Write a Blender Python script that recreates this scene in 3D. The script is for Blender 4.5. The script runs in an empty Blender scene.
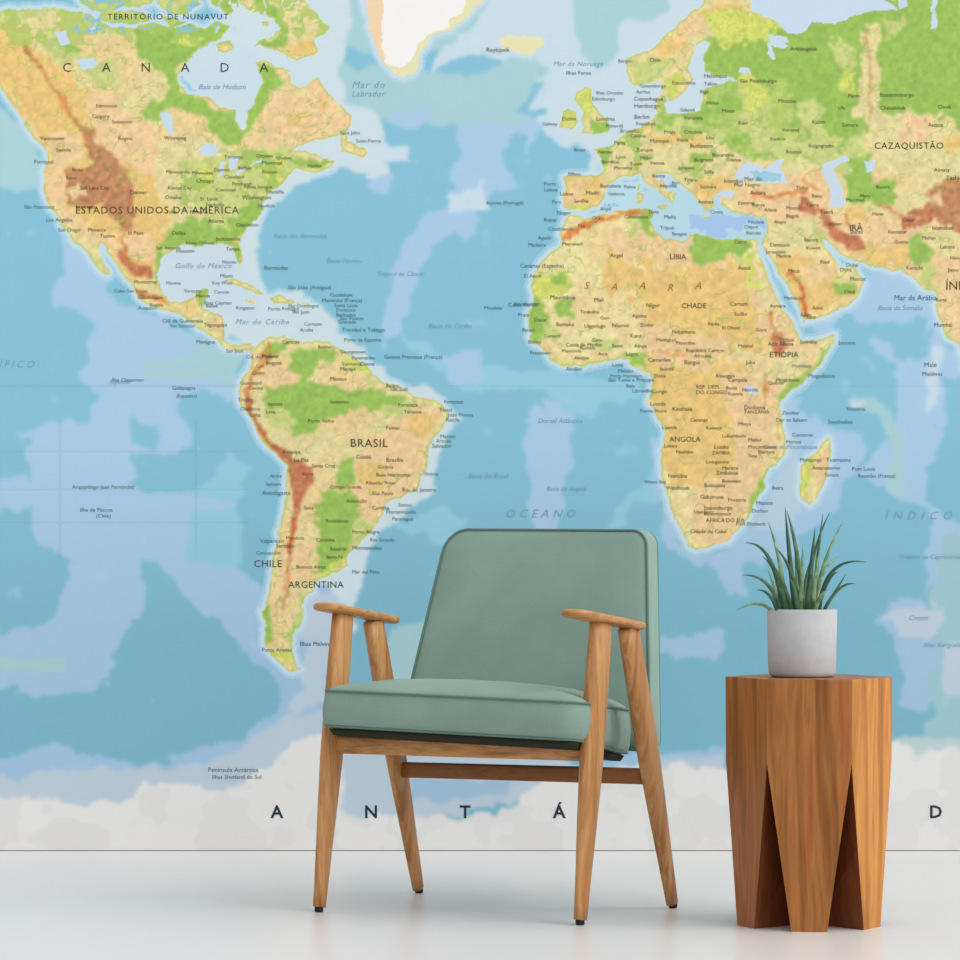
# ---------------------------------------------------------------- world map artwork (numpy)
import numpy as np
def _sh(m, sx, sy):
    h, w = m.shape
    q = np.pad(m, 8, mode='edge')
    return q[8-sy:8-sy+h, 8-sx:8-sx+w]
def _hex(h):
    return np.array([int(h[i:i+2], 16) for i in (1, 3, 5)], float)
def _pts(s):
    v = [float(t) for t in s.replace(',', ' ').split()]
    return np.array(v).reshape(-1, 2)
def _vnoise(x, y, cell, seed):
    rng = np.random.RandomState(seed)
    t = rng.rand(256, 256)
    gx = x / cell + 64; gy = y / cell + 64
    ix = np.floor(gx).astype(int); iy = np.floor(gy).astype(int)
    fx = gx - ix; fy = gy - iy
    fx = fx*fx*(3-2*fx); fy = fy*fy*(3-2*fy)
    a = t[iy % 256, ix % 256]; b = t[iy % 256, (ix+1) % 256]
    c = t[(iy+1) % 256, ix % 256]; d = t[(iy+1) % 256, (ix+1) % 256]
    return (a*(1-fx)+b*fx)*(1-fy)+(c*(1-fx)+d*fx)*fy - 0.5
def _fbm(x, y, cell, seed, octs=3):
    s = 0; a = 1.0
    for k in range(octs):
        s = s + a*_vnoise(x, y, cell/2**k, seed+k*17); a *= 0.55
    return s
def _inpoly(X, Y, P):
    m = np.zeros(X.shape, bool)
    x0, y0 = P.min(0)-1; x1, y1 = P.max(0)+1
    sel = (X > x0) & (X < x1) & (Y > y0) & (Y < y1)
    if not sel.any(): return m
    xs = X[sel]; ys = Y[sel]; c = np.zeros(xs.shape, bool)
    n = len(P)
    for i in range(n):
        ax, ay = P[i]; bx, by = P[(i+1) % n]
        if ay == by: continue
        cond = ((ay > ys) != (by > ys))
        c ^= cond & (xs < (bx-ax)*(ys-ay)/(by-ay)+ax)
    m[sel] = c
    return m
def _nearline(Xa, Ya, P, w):
    out = np.zeros(Xa.shape, bool); x0, y0 = P.min(0)-6; x1, y1 = P.max(0)+6
    sel = (Xa > x0) & (Xa < x1) & (Ya > y0) & (Ya < y1)
    X = Xa[sel]; Y = Ya[sel]
    d = np.full(X.shape, 1e9)
    for i in range(len(P)-1):
        a = P[i]; b = P[i+1]; v = b-a; L = v@v
        t = np.clip(((X-a[0])*v[0]+(Y-a[1])*v[1])/L, 0, 1)
        d = np.minimum(d, np.hypot(X-a[0]-t*v[0], Y-a[1]-t*v[1]))
    out[sel] = d < w
    return out

# oceans, painted in order: (colour, outline, edge roughness)
DEEP, MID, TEAL, PALE, SHELF, LITE = '#84bed5', '#a8cae6', '#a6ced6', '#c6d9e8', '#cbdde4', '#95cce0'
OCEAN = [
 ('#a6ced6', '300,35 385,50 420,60 470,40 505,65 560,55 640,30 700,-60 340,-60'),
 ('#c6dae6', '425,75 445,45 480,20 500,-60 860,-60 860,30 700,50 640,90 620,120 590,150 560,150 530,120 560,108 520,104 545,84 500,62 470,50'),
 ('#c8dbe5', '556,60 640,40 720,20 730,84 700,125 640,135 606,150 604,178 590,172 596,158 575,146 560,140 545,118 552,90'),
 (TEAL, '576,-60 680,-60 668,14 622,20 608,60 600,62 578,56'),
 (TEAL, '470,75 530,58 545,66 510,110 540,120 520,132 480,130 440,128 395,120 350,118 335,95 335,60 385,70 430,72'),
 (MID, '384,112 435,112 430,125 400,128 384,120'),
 (SHELF, '230,-60 345,-60 352,30 345,60 338,75 352,105 370,108 376,122 386,142 386,176 370,174 345,168 325,180 300,182 286,196 270,205 262,225 258,240 262,262 270,290 325,302 345,330 365,350 400,380 440,395 460,415 445,440 432,490 405,512 385,528 370,548 366,575 355,598 350,640 330,680 300,690 285,672 300,560 300,400 256,350 200,320 200,120'),
 ('#c9dbe6', '150,240 236,238 250,262 262,300 244,330 226,318 200,312 158,300 148,262'),
 ('#c9dbe9', '378,146 414,146 412,160 388,164'),
 (MID, '372,176 392,176 390,192 378,190'),
 (MID, '462,122 520,128 505,150 512,175 520,190 500,195 482,205 478,236 470,240 455,230 440,240 430,246 424,262 414,282 408,300 404,330 388,345 384,330 392,300 398,262 402,240 416,226 430,212 448,205 455,188 448,172 458,150'),
 ('#c9dbe9', '450,196 470,190 480,182 486,196 496,206 488,214 470,212 452,214'),
 (LITE, '400,330 420,345 445,352 460,370 480,378 480,392 462,388 440,372 410,352'),
 (MID, '445,352 480,352 480,382 450,380'),
 (LITE, '480,368 560,370 640,380 640,398 600,405 580,420 560,398 520,390 480,388'),
 (MID, '528,418 545,402 566,398 574,420 568,440 578,462 566,488 560,530 530,540 528,500 526,470'),
 (LITE, '640,488 662,470 660,500 640,502 622,530 606,530 618,510'),
 (MID, '520,112 540,125 532,150 520,135'),
 # pacific
 ('#a9d0d9', '-200,140 -5,112 20,118 40,140 46,170 40,190 -200,195'),
 (MID, '56,236 70,242 90,258 120,300 170,318 196,338 236,352 240,380 236,398 215,400 206,392 184,398 176,412 192,432 198,446 170,454 134,458 130,486 150,496 176,492 240,496 238,520 232,560 244,572 262,590 264,620 252,660 238,640 216,620 196,606 178,586 154,566 136,562 146,592 140,616 124,632 113,640 111,672 95,692 0,692 -200,680 -200,640 0,636 26,630 58,618 66,590 74,566 62,556 36,540 30,512 0,506 -200,500 -200,486 30,478 28,440 20,432 34,426 92,424 96,394 82,372 88,352 80,338 94,326 78,312 56,308 52,290 66,270'),
 (DEEP, '132,418 142,424 160,420 162,436 154,450 134,446 128,432'),
 (TEAL, '146,368 188,352 200,338 240,352 240,385 206,384 150,384'),
 (LITE, '190,512 240,510 238,560 215,570 190,560'),
 (DEEP, '178,412 200,400 238,402 246,420 262,448 284,462 284,500 270,560 246,560 240,500 178,492 136,484 140,462 196,452 200,436'),
 (LITE, '232,452 248,470 242,496 224,500 190,492'),
 ('#a2c9cd', '-200,656 64,656 64,672 -200,672'),
 # south atlantic, southern shelf
 ('#9cc0dc', '296,560 345,600 352,640 330,690 345,740 250,760 262,722 280,700 268,672 240,650'),
 ('#bacbdb', '300,600 340,590 344,640 326,676 330,700 340,760 300,738 286,716 300,690'),
 ('#a2c8d0', '388,628 460,618 440,690 380,690'),
 (LITE, '390,520 450,508 470,528 446,545'),
 ('#a8cae6', '648,440 660,440 662,500 676,532 700,556 740,552 762,526 790,520 800,560 720,572 690,566 664,536'),
 (MID, '724,560 744,560 744,590 722,592'),
 (MID, '662,636 724,632 724,656 662,656'),
 # indian ocean
 (MID, '800,322 850,300 870,268 905,272 932,290 944,345 990,352 990,372 946,376 946,420 936,446 926,470 930,500 944,520 980,528 980,560 936,574 922,602 936,650 930,700 920,716 900,700 905,660 896,640 880,620 900,596 926,600 926,540 930,510 880,486 862,470 884,440 892,420 896,392 896,364 866,342 872,326 850,314 820,335'),
 (DEEP, '868,322 926,320 926,356 898,358 888,342 868,336'),
 (MID, '660,380 668,440 664,530 760,560 800,530 838,508 840,480 860,470 868,440 858,432 838,430 800,412 800,396 780,400 740,400'),
 ('#b6cede', '764,500 786,462 786,420 800,440 802,470 798,500 784,530 752,530'),
 (TEAL, '848,396 866,394 880,404 900,430 906,470 898,500 886,486 892,452 880,420 856,410'),
 (PALE, '846,402 862,402 862,410 846,410'),
 (PALE, '930,350 944,350 940,410 930,412'),
 ('#9cc5cf', '980,528 944,536 936,575 926,604 934,640 928,680 926,760 990,770 990,528'),
 ('#bccbdb', '886,612 904,606 940,606 944,622 924,640 900,632'),
 ('#bccbdb', '944,646 990,640 990,690 946,694'),
 ('#bccbdb', '822,186 845,200 850,215 822,215'),
 # southern belt and Antarctica
 ('#a0c2de', '-200,758 20,754 40,752 56,746 100,752 128,764 150,768 178,758 210,746 250,736 262,722 330,700 470,700 560,770 640,752 725,748 725,770 -200,800'),
 ('#bacbd9', '-200,778 24,776 40,768 92,766 130,772 170,770 204,760 232,752 262,736 284,716 340,706 340,740 520,740 600,776 660,756 725,755 725,775 700,785 300,830 -200,830'),
 ('#e0e0e0', '-200,799 60,800 128,800 138,782 148,784 192,784 240,786 262,768 288,742 318,736 340,752 338,805 346,816 470,816 520,808 524,796 536,782 640,764 730,768 800,760 890,736 930,742 990,746 990,900 -200,900'),
 ('#9fbfd8', '408,776 520,776 506,796 470,800 410,800'),
 ('#b9cfd2', '895,736 990,738 990,752 910,750'),
]
LAND = [
 # north america with central america
 '-200,10 0,12 25,8 60,9 90,14 110,26 130,28 150,22 168,26 190,24 205,28 215,22 232,26 222,38 208,42 200,48 192,58 184,66 178,74 180,84 188,94 202,96 212,100 222,107 234,110 236,120 240,128 246,128 248,120 247,110 254,104 258,94 262,84 258,70 260,62 266,60 274,66 284,70 290,76 290,84 300,88 310,82 318,78 324,86 330,95 338,104 346,112 352,117 351,126 345,134 335,138 318,139 304,143 294,150 300,150 312,154 322,157 336,160 330,166 318,171 306,173 296,170 290,174 286,180 276,188 268,196 263,202 264,210 256,220 247,228 240,237 239,244 241,252 242,262 239,264 235,256 232,247 225,244 214,243 198,246 182,246 170,250 162,258 158,272 159,286 164,296 172,301 184,302 193,298 197,290 208,289 207,298 202,310 210,312 222,315 223,326 225,338 230,344 240,346 247,343 254,347 250,352 240,352 230,350 222,345 212,337 200,330 190,322 176,314 162,309 150,304 139,298 133,288 127,279 120,270 112,259 105,247 99,243 100,252 105,262 109,274 104,274 98,267 91,258 84,250 78,244 68,234 60,222 51,210 46,200 44,186 45,172 48,160 47,152 41,146 34,140 27,128 18,113 10,101 -2,86 -200,60',
 # arctic islands
 '78,-40 140,-40 158,-8 152,2 138,8 122,6 105,14 92,10 80,4', '100,12 130,10 146,14 150,20 130,24 108,22 96,18',
 '158,-30 190,-30 192,-6 200,4 186,14 170,14 158,4', '205,-40 232,-40 240,6 228,14 212,4', '160,16 176,18 186,22 170,26',
 '228,-40 290,-40 305,2 318,14 328,26 324,36 312,38 316,50 308,58 296,60 286,54 274,50 264,48 254,46 260,41 272,38 280,28 274,20 262,14 250,10 240,2', '256,62 266,60 276,66 290,70 276,76 262,70', '262,20 270,22 268,27 262,26', '218,42 230,40 236,46 226,52 218,50',
 # greenland and iceland
 '352,-60 500,-60 482,2 474,10 466,18 452,28 440,32 430,38 424,46 419,56 417,66 413,73 404,76 394,73 386,67 381,60 378,50 370,30 366,10 362,-8',
 '498,40 508,34 518,38 530,35 543,38 544,45 538,50 526,55 514,51 504,48',
 # newfoundland
 '342,137 346,134 348,141 356,144 364,148 368,154 364,158 356,153 348,152 340,152',
 # caribbean
 '224,279 234,278 246,283 256,288 264,294 256,294 248,289 236,284', '268,297 278,296 290,299 296,304 284,305 274,304', '246,299 256,300 254,303 246,302','302,303 310,303 309,306 302,306',
 # south america
 '250,352 256,346 262,341 270,337 282,336 291,340 304,341 318,341 326,341 332,346 344,352 358,359 367,366 374,375 384,382 396,386 406,390 420,397 432,400 442,404 448,411 447,421 441,431 433,440 429,452 427,465 423,478 416,489 406,494 394,499 386,506 382,516 377,526 368,535 358,546 350,552 346,560 347,566 340,571 328,575 320,577 317,584 312,592 304,598 300,604 303,612 300,624 294,634 291,644 292,652 296,660 298,668 290,670 281,666 273,658 266,650 263,640 264,628 263,614 267,602 271,590 272,576 272,560 276,546 280,530 282,515 286,500 288,480 287,465 278,456 266,446 256,431 247,416 241,403 239,393 242,382 249,371 254,360',
 '282,664 296,664 302,668 294,671 286,670',
 # africa
 '571,213 585,218 600,214 620,210 640,208 650,209 655,214 651,222 654,230 662,236 672,239 681,242 686,240 690,234 700,233 712,238 726,240 740,238 750,240 757,242 758,250 760,258 764,266 768,278 776,294 784,310 792,320 797,332 802,342 812,341 826,337 836,334 834,342 828,352 820,364 810,375 798,385 787,394 780,402 781,414 784,428 786,444 784,456 776,464 768,470 764,480 766,488 758,496 753,504 752,512 745,522 736,532 724,541 710,546 696,549 689,545 683,532 675,519 669,502 663,484 660,466 662,450 666,436 661,422 655,412 648,403 650,392 652,380 650,371 640,371 634,366 629,360 622,357 610,361 596,364 580,367 564,366 554,362 546,354 538,344 530,336 528,326 528,316 532,308 533,298 530,286 533,277 541,266 546,257 554,250 562,243 560,234 564,224',
 '829,438 832,452 829,468 823,488 816,502 807,503 800,494 802,480 800,468 806,458 816,452 824,442',
 # eurasia: europe to india
 '628,58 640,54 655,47 664,38 674,26 688,14 702,4 720,-50 1100,-50 1100,420 975,420 960,345 954,344 948,338 943,328 938,314 936,300 934,290 928,290 920,284 912,276 900,271 880,268 866,265 856,262 848,258 840,253 834,248 828,242 822,238 824,246 830,252 836,262 840,268 848,268 856,265 860,276 864,284 860,292 852,302 838,311 824,317 810,321 802,321 799,308 791,292 780,276 769,258 762,246 766,232 766,218 750,214 742,214 730,212 722,206 718,196 712,196 715,206 708,213 700,208 696,198 690,191 680,184 668,174 656,172 660,180 670,188 680,194 674,197 673,205 668,198 656,191 644,182 640,175 630,178 622,177 612,181 606,188 604,198 598,206 586,210 575,210 564,207 563,196 566,186 564,178 576,175 590,176 600,175 604,170 602,160 594,150 606,147 614,142 620,136 630,130 642,126 652,120 656,112 655,100 660,94 666,96 664,106 668,114 680,114 694,113 702,110 700,100 703,92 712,86 724,83 738,80 728,76 714,77 704,72 703,60 708,50 712,44 705,40 696,46 690,56 688,68 692,78 684,90 678,98 670,102 662,94 660,82 652,82 640,88 631,84 627,74',
 '578,92 586,88 592,91 590,99 597,108 603,118 611,124 609,131 596,133 580,135 586,127 580,120 584,112 578,104 576,98', '562,112 575,109 577,120 572,128 559,127 561,119',
 '656,205 668,205 664,211', '637,193 642,193 641,203 637,203', '638,184 641,184 640,191 637,190', '700,217 712,217 706,219', '756,218 764,217 760,220',
 '556,313 558,316 555,317',
]
WATER = [ # inner seas and lakes
 '736,176 742,165 752,162 760,166 764,170 776,160 786,158 778,166 784,174 788,182 774,184 760,182 746,178 740,184', '716,196 730,200 736,190 726,190',
 '820,170 824,163 834,160 846,155 850,160 840,164 834,170 838,180 841,190 846,204 838,208 830,205 830,192 824,180',
 '766,44 776,40 790,44 784,48 772,46 774,60 770,60', '752,10 752,-50 880,-50 884,-2 900,10 880,10 862,14 846,18 834,24 822,24 812,22 806,30 796,34 788,34 780,24 766,16 756,12', '896,-50 906,-50 908,6 900,8', '930,-50 938,-50 937,14 936,28 930,30 932,12', '766,36 786,36 790,42 770,41',
 '740,68 750,68 751,75 741,74', '866,162 876,160 872,172 866,174', '746,386 757,386 757,393 747,394',
 '196,150 208,144 222,150 214,156 202,156', '218,162 223,162 222,176 218,178', '226,158 238,156 236,168 230,170', '236,172 248,168 246,172 238,175', '250,164 262,160 260,164',
 '160,114 168,112 172,124 174,134 168,134 164,124', '54,32 66,30 70,44 60,46', '78,60 92,58 98,66 84,70', '300,62 314,56 322,66 318,76 306,84 294,78 290,68',
 '298,146 312,142 330,141 338,146 334,152 318,154 304,149', '88,26 100,28 96,33 88,31','702,118 704,118 704,119',
 '655,176 662,176 676,186 690,196 700,212 690,232 680,236 666,232 660,222 664,212 676,206 682,196 668,188',
]
G, LG, TAN, PEACH, OCH, BRN, RED, YG = '#99be5d', '#c6cf84', '#dfd39a', '#e9c998', '#e5c47d', '#bf8961', '#c27c5a', '#cfd66f'
TINT = [
 # canada / usa
 (LG, '-50,5 240,-20 240,34 120,34 60,24 0,26', 4), (TAN, '20,16 60,14 80,16 80,30 30,32', 3),
 (OCH, '-50,30 24,34 46,50 60,70 84,90 100,110 120,122 144,134 148,170 166,205 166,240 158,262 140,285 118,262 96,240 66,226 50,196 54,162 34,132 18,108 0,84 -50,70', 5),
 (PEACH, '84,95 110,90 124,110 150,130 158,160 150,180 120,160 90,130', 6), (PEACH, '50,130 76,134 90,160 66,166 64,208 90,225 120,240 150,230 158,260 130,258 92,246 58,214 48,190', 4),
 (BRN, '82,128 92,128 98,146 112,148 124,168 130,186 131,232 122,236 112,222 102,206 80,210 66,204 64,186 68,170 88,168 96,164 90,150', 3),
 (PEACH, '66,188 82,184 90,194 76,200 68,198', 3),
 (LG, '36,30 66,30 82,58 74,68 56,60 44,46', 4), (G, '58,40 72,38 78,56 66,60', 4), (LG, '78,56 116,62 118,84 92,86', 4),
 (G, '136,24 196,22 232,22 220,40 196,50 184,62 176,74 180,92 204,98 214,106 234,114 242,132 236,143 222,142 210,130 208,116 190,112 176,110 162,112 152,124 144,114 158,100 168,92 166,76 150,62 136,48', 4),
 (YG, '168,40 186,34 206,36 192,44 176,44', 3), (G, '180,18 200,0 240,0 246,20 236,36 200,34', 4),
 (G, '244,104 258,88 258,60 272,66 282,84 274,94 264,112 254,128 244,136 236,134 242,120', 3),
 (PEACH, '272,96 300,92 320,88 336,104 352,116 350,128 322,136 292,140 276,146 268,140', 4), (OCH, '286,112 304,112 304,126 286,126', 4), (OCH, '320,96 330,98 326,112 320,110', 3),
 (LG, '176,162 200,160 240,148 262,146 290,148 298,156 336,160 320,172 284,182 262,206 246,214 206,214 188,200', 5),
 (G, '286,160 336,158 324,168 300,170', 3), (YG, '196,160 214,172 206,190 196,186', 3), (YG, '262,168 284,160 284,176 268,184', 3), 
 (G, '166,232 178,222 200,216 214,220 236,216 252,204 266,202 262,216 246,232 238,242 244,262 236,264 230,246 200,248 166,250 160,270 158,288 154,270 160,246', 3),
 (LG, '208,216 228,214 226,230 210,228', 3),
 (G, '194,292 208,290 206,308 198,306', 2),
 (LG, '80,246 92,256 106,272 100,270 86,260', 2), (LG, '106,256 122,276 138,296 158,306 150,302 132,292', 2),
 (RED, '118,254 126,264 136,276 152,280 152,266 140,264 128,258 122,250', 2), (RED, '136,288 148,292 164,298 166,304 150,300 140,296', 2), (OCH, '184,304 196,304 196,314 184,312', 2), (PEACH, '206,316 224,318 224,330 210,330', 2), (G, '222,330 228,332 226,340 222,338', 2),
 (G, '240,-20 262,-10 286,12 288,34 284,50 270,52 254,48 262,38 276,36 280,24 262,16', 4), (TAN, '262,-20 290,-10 318,20 322,36 300,30 280,20', 4), (OCH, '288,46 312,40 312,54 296,58', 3),
 # south america
 (G, '262,384 284,382 330,383 346,388 372,388 400,394 414,402 398,410 376,406 352,412 332,420 318,424 312,432 296,432 290,422 278,416 266,402', 4),
 (LG, '374,366 368,374 378,382 372,390 366,376', 2), (G, '284,354 312,350 336,348 334,358 312,362 306,384 292,384 292,362', 4), (G, '262,350 276,340 290,342 280,352 266,356', 2), (YG, '342,358 366,362 372,372 348,372', 2),
 (PEACH, '408,398 438,408 438,428 428,450 418,484 398,496 382,508 378,522 364,512 358,494 350,486 356,466 374,440 392,424', 5), (OCH, '414,412 436,414 434,432 420,440 410,430', 3), (OCH, '360,462 384,462 380,486 362,484', 4),
 (PEACH, '256,360 300,372 290,384 262,382', 4), (LG, '386,404 414,398 410,412 384,418', 3), (LG, '262,410 282,408 292,430 272,432', 4),
 (G, '338,460 356,458 354,486 338,484', 3), (G, '318,496 350,488 362,500 360,524 372,528 352,546 346,562 330,578 314,576 320,548 314,522', 4), (LG, '352,520 376,520 362,540 350,546', 3), (YG, '330,562 348,560 330,576 318,578', 3),
 (PEACH, '282,548 312,540 312,560 290,590 284,620 276,600', 4), (G, '264,606 272,604 272,640 264,646', 2), (LG, '300,590 306,600 300,620 292,650 286,640 296,612', 3), (YG, '266,648 292,650 296,662 276,660', 2),
 (RED, '289,460 304,462 314,466 312,482 304,500 299,514 296,532 291,530 294,504 290,480', 2),
 (BRN, '270,442 288,452 296,468 286,466 272,454', 2),
 # africa
 (OCH, '608,250 640,262 700,262 760,262 778,300 780,330 760,350 720,350 680,350 660,330 640,300 606,290', 7), (OCH, '646,360 720,356 780,390 770,420 740,470 700,490 668,490 662,450 668,430 652,400', 7),
 (PEACH, '604,228 690,240 750,246 756,262 700,266 640,258 606,250', 5), (PEACH, '640,320 700,330 736,350 700,370 650,360', 6), (PEACH, '720,370 780,380 778,460 752,490 748,520 720,542 690,545 690,500 736,470 730,420', 6), (PEACH, '752,268 776,298 798,330 820,340 800,360 776,360 760,330 750,290', 5),
 (TAN, '776,356 812,348 800,372 780,392 772,376', 4), (TAN, '752,260 766,278 776,310 766,320 758,290', 4), (LG, '726,250 742,244 756,252 752,270 740,260', 3),
 (YG, '531,284 542,272 572,270 578,280 566,292 550,300 532,300', 4), (G, '532,298 544,298 546,318 540,342 530,338 528,318', 3), (G, '556,302 574,302 574,318 558,316', 3), (LG, '540,320 560,330 552,344 540,340', 3), (G, '550,274 568,272 566,284 552,284', 3), (LG, '590,340 618,342 616,350 592,350', 3),
 (YG, '550,360 580,364 612,356 640,356 640,370 622,362 596,366 560,368', 2), (G, '622,354 646,352 646,368 632,368', 3), (G, '648,388 654,388 652,400 646,398', 2),
 (G, '690,232 722,240 746,238 752,246 740,254 712,260 700,266 692,262', 3), (YG, '744,246 752,262 754,288 748,286 746,266', 2), (YG, '752,278 762,282 760,288 752,286',2), (G, '642,206 658,206 654,236 644,230', 3), (LG, '628,214 642,214 640,240 630,238', 3),
 (G, '778,398 792,380 812,370 822,352 830,346 822,364 808,378 792,394 782,406', 2), (G, '752,512 752,492 760,480 770,470 786,460 770,482 764,494 754,512', 2),
 (RED, '768,336 778,332 786,346 780,356 770,350', 3),
 (YG, '800,480 806,458 820,448 814,470 806,500', 2), (PEACH, '818,452 830,446 828,470 820,484 814,480', 3),
 # greenland edge, europe, asia
 ('#99be5d', '700,46 740,30 1100,-50 1100,150 960,150 900,128 880,140 866,170 880,180 890,200 870,205 850,200 846,180 840,160 816,164 790,160 760,160 720,140 640,126 612,146 600,150 610,130 640,120 668,112 700,110', 5),
 ('#b3c86e', '700,86 740,80 790,90 800,140 760,150 720,130', 9), (G, '708,96 730,90 740,110 716,118', 4), (LG, '740,150 830,130 850,170 800,160', 7), (LG, '740,90 760,84 762,120 776,130 772,150 750,140 740,120', 6), (YG, '740,70 756,80 770,104 752,112', 5), (LG, '800,104 822,100 820,136 802,130', 6), (LG, '830,40 850,46 862,60 850,74 836,60', 6), (YG, '845,70 856,80 852,98 842,90', 4), (YG, '710,14 780,18 790,32 750,40 720,50', 6), (LG, '882,20 902,14 908,26 888,40', 4),
 (TAN, '866,20 878,24 880,80 878,112 892,116 880,146 862,148 866,120 848,118 862,90', 4), 
 (TAN, '890,120 900,112 944,116 980,140 980,185 940,180 900,176 884,156 866,150 880,136', 5), (OCH, '944,136 980,136 980,152 944,152', 3), (PEACH, '898,120 936,118 936,140 902,142', 5), (LG, '840,146 862,130 866,150 850,158', 4),
 (LG, '596,150 640,118 720,126 736,160 700,176 660,168 630,176 600,174', 6), (TAN, '604,158 616,136 640,128 690,132 730,142 730,160 690,172 676,182 652,172 630,178 604,176', 5), (OCH, '640,130 700,134 712,144 660,146', 5), (G, '688,152 706,152 704,160 690,160', 3), (G, '594,148 612,144 608,172 600,172', 3), (OCH, '700,176 740,180 736,196 716,192 704,200 694,188', 4), (OCH, '634,160 642,158 640,176 634,172', 2),
 (OCH, '565,178 584,178 604,178 602,196 590,206 566,206', 4), (PEACH, '569,178 580,180 582,204 570,204', 4), (YG, '566,205 590,204 584,210 568,210', 2),
 (OCH, '656,54 672,36 690,16 720,0 744,4 752,18 730,22 706,20 690,40 676,52 664,60', 3), (PEACH, '672,40 690,18 712,8 706,26 686,44', 3), (LG, '628,60 656,58 676,60 660,78 634,86', 3), (YG, '660,78 686,74 680,96 666,100', 3), (YG, '700,10 744,6 770,18 770,30 740,28 712,30', 4),
 (YG, '580,92 592,92 598,112 584,120', 3), (G, '592,116 610,122 606,132 592,132', 3), (YG, '498,38 522,40 540,38 542,48 524,48', 2), (OCH, '512,44 532,42 526,54 514,50', 2), (YG, '562,112 576,112 574,126 560,126', 3),
 (PEACH, '740,192 760,186 790,176 810,170 824,186 830,206 846,212 880,212 920,214 944,216 940,262 912,272 880,266 846,256 830,244 810,240 790,226 768,218 744,212', 5), (OCH, '850,204 864,208 866,224 846,222', 4), (LG, '800,222 820,230 826,244 806,240 796,230', 4), (G, '850,178 896,176 896,200 862,206 848,196', 4), (OCH, '846,242 912,244 912,268 866,262', 5),
 (TAN, '768,220 800,222 818,240 812,256 776,256 764,240', 4), (OCH, '772,258 800,256 826,262 836,282 858,292 838,308 806,318 796,296', 5), (G, '834,282 856,282 860,292 840,296', 3), (YG, '832,276 840,274 838,284 832,282', 2), (PEACH, '806,258 830,266 834,282 806,284', 5),
 (G, '912,236 930,232 934,252 924,270 912,260', 3), (LG, '920,262 940,268 940,290 920,284', 3), (TAN, '912,214 960,234 960,256 930,252', 4), (PEACH, '936,256 1100,240 1100,400 960,340 942,318 936,296', 5),
 (RED, '818,212 826,208 832,222 840,232 858,238 866,248 848,248 834,240 824,228', 2), (RED, '800,196 812,200 820,212 812,216 802,206', 3), (BRN, '928,196 940,184 1100,176 1100,240 960,232 940,222 930,212', 4), (RED, '908,212 926,204 934,214 922,224 908,230 900,222', 3), (PEACH, '932,196 944,192 944,204 932,204', 2),
]
LINES = [
 ('#c08a58', '24,44 38,66 58,92 74,118 86,132', 1.6), ('#d9934c', '60,96 64,110 74,120', 1.6),
 ('#cf8a52', '120,238 126,252 134,268', 1.6), ('#e09250', '134,290 150,296 166,303', 1.8),
 ('#d68d4d', '268,346 262,358 256,370 251,382 246,394 248,408 254,422', 2.0), ('#c27248', '246,396 250,412 258,428 266,440 278,450 290,458', 2.3), ('#d2914f', '272,354 262,366', 1.4),
 ('#c9683f', '296,516 292,532 290,548 288,572', 1.6), ('#d89a66', '288,560 286,590 284,610', 1.8),
 ('#d98a4e', '562,240 572,232 584,226 600,220 622,214 644,211', 2.4), ('#d06f44', '790,272 800,284 804,300 806,316', 1.8),
 ('#c9aa74', '866,30 870,70 870,120', 1.2), ('#d8905a', '752,194 780,196 806,192', 2.0), ('#d8905a', '800,180 816,186', 1.8),
 ('#d08a5c', '772,312 773,340', 1.6), ('#d19a62', '766,376 765,404', 1.3), ('#d89c60', '652,352 690,354', 1.2), ('#d2a25c', '778,440 780,420', 1.2), ('#d9a070', '880,204 900,216 920,218', 2.0), ('#cf7a52', '846,214 850,226', 1.6), ('#c7925e', '672,210 676,210', 1.4),
]
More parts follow.
